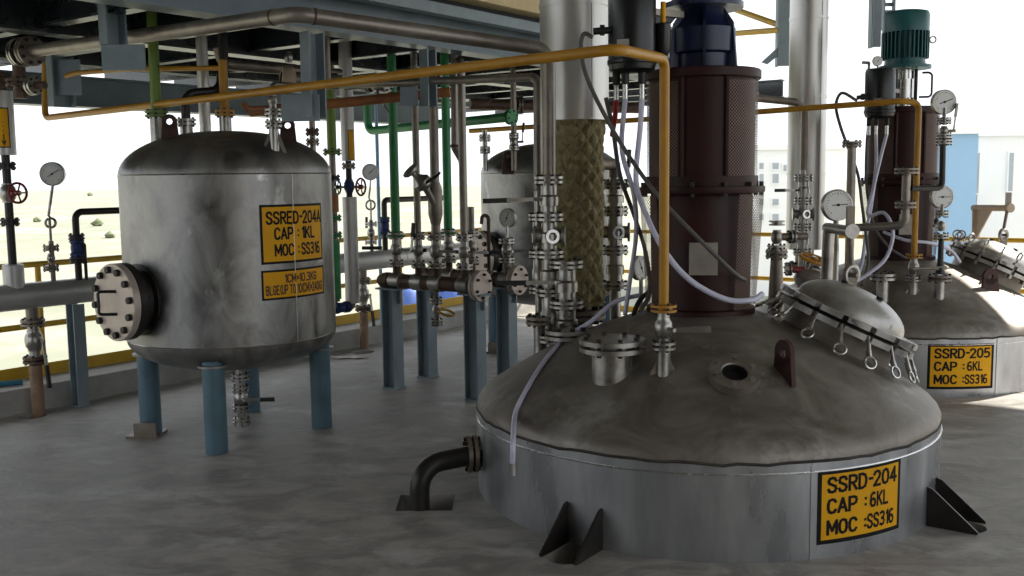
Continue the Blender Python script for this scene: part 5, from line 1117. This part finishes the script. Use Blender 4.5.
pipe(T, [P(b_.z-.04), P(zz(940, 278))], .032, 'flange_steel', 'nozzle'); flange(T, P(zz(940, 278)), Z, .08, .014, 'dull_pipe', 6); MB().lathe([(0, zz(940, 274)), (.034, zz(940, 274)), (.020, zz(940, 262)), (.018, zz(940, 238)), (0, zz(940, 238))], P(0), (0, 0, 1), 16).build('reducer', 'black_pipe', T)
for y, rr in ((236, .052), (214, .045)): flange(T, P(zz(940, y)), Z, rr, .011)
ball_valve(T, P(zz(940, 226)), Z, .034, Vector((-1, -.2, 0)), Vector((0, -.2, .2)), .07, fl=False); gq = at(942.5, 197, 6.95); gauge(T, gq, Vector((.08, -1, 0)), .080, [gq-Z*.05, P(zz(940, 216))], .013, .0)
pipe(T, [P(zz(940, 268)), P(zz(940, 268))+Vector((-.20, -.03, 0))], .010, 'dull_pipe', 'cross_bar')

# ------------------------------------------------------------------ steel hanging in the open bay behind
def hangpost(label, px, Y, y1, wpx, m):
    q = at(px, y1, Y); T = thing('hanging_channel', label, 'steel channel', q); wd = wpx*Y/1000
    MB().box((q.x, q.y, (q.z+ROOFZ)/2), (wd, .03, ROOFZ-q.z)).box((q.x-wd/2+.01, q.y+.05, (q.z+ROOFZ)/2), (.02, .1, ROOFZ-q.z)).build('channel', m, T, smooth=False); return T
hangpost('blue hanging steel channel left of the teal motor', 876, 8.3, 47, 8, 'blue_steel')
T = hangpost('grey hanging steel bracket with yellow bars left of the rear clad column', 783, 10.2, 66, 11, 'blue_steel')
MB().prism([at(788, 38, 10.2), at(762, 62, 10.2), at(768, 64, 10.2), at(790, 46, 10.2)], Vector((0, .04, 0))).build('brace', 'blue_steel', T, smooth=False)
MB().cyl(at(720, 4, 11.4), at(787, 28, 10.2), .03, 10).build('yellow_bar', 'rail_yellow', T); MB().cyl(at(715, 35, 11.5), at(780, 30, 10.2), .03, 10).build('yellow_bar', 'rail_yellow', T)
q = at(888, 30, 8.5); T = thing('cable_tray', 'perforated cable tray hanging behind the teal motor', 'cable tray', q); zl = ROOFZ-q.z
mb = MB()
for s in (-1, 1): mb.box((q.x+s*.042, q.y, q.z+zl/2), (.012, .05, zl))
mb.build('side_rail', 'blue_steel', T, smooth=False); k = 0
while k*.06 < zl-.05: MB().box((q.x, q.y+.02, q.z+.03+k*.06), (.075, .004, .03)).build('rung', 'blue_steel', T, smooth=False); k += 1

# ------------------------------------------------------------------ odds and ends on the floor
p = onz(345, 358, 0); T = None
mb = MB(); n = 10
for i in range(n+1):
    for j in range(5): mb.v.append(p+Vector((-.16+.34*i/n, -.05+.10*j/4+.02*math.sin(i*1.3), .004+.022*abs(mnoise.noise(Vector((i*.7, j*.9, 2)))))))
for i in range(n):
    for j in range(4): mb.f.append([5*i+j, 5*i+j+1, 5*i+6+j, 5*i+5+j])
tag(mb.build('plastic_scrap', 'pale_plate', off=p), 'crumpled plastic scrap on the floor by the right drain pipe', 'scrap')
a_ = onz(-20, 389, .165); b_ = onz(23, 385, .165); hose('blue_hose', 'short blue hose lying on the kerb behind the left drain valve', [a_+Z*.02, a_.lerp(b_, .5)+Z*.02, b_+Z*.02], .018, 'blue_rag')
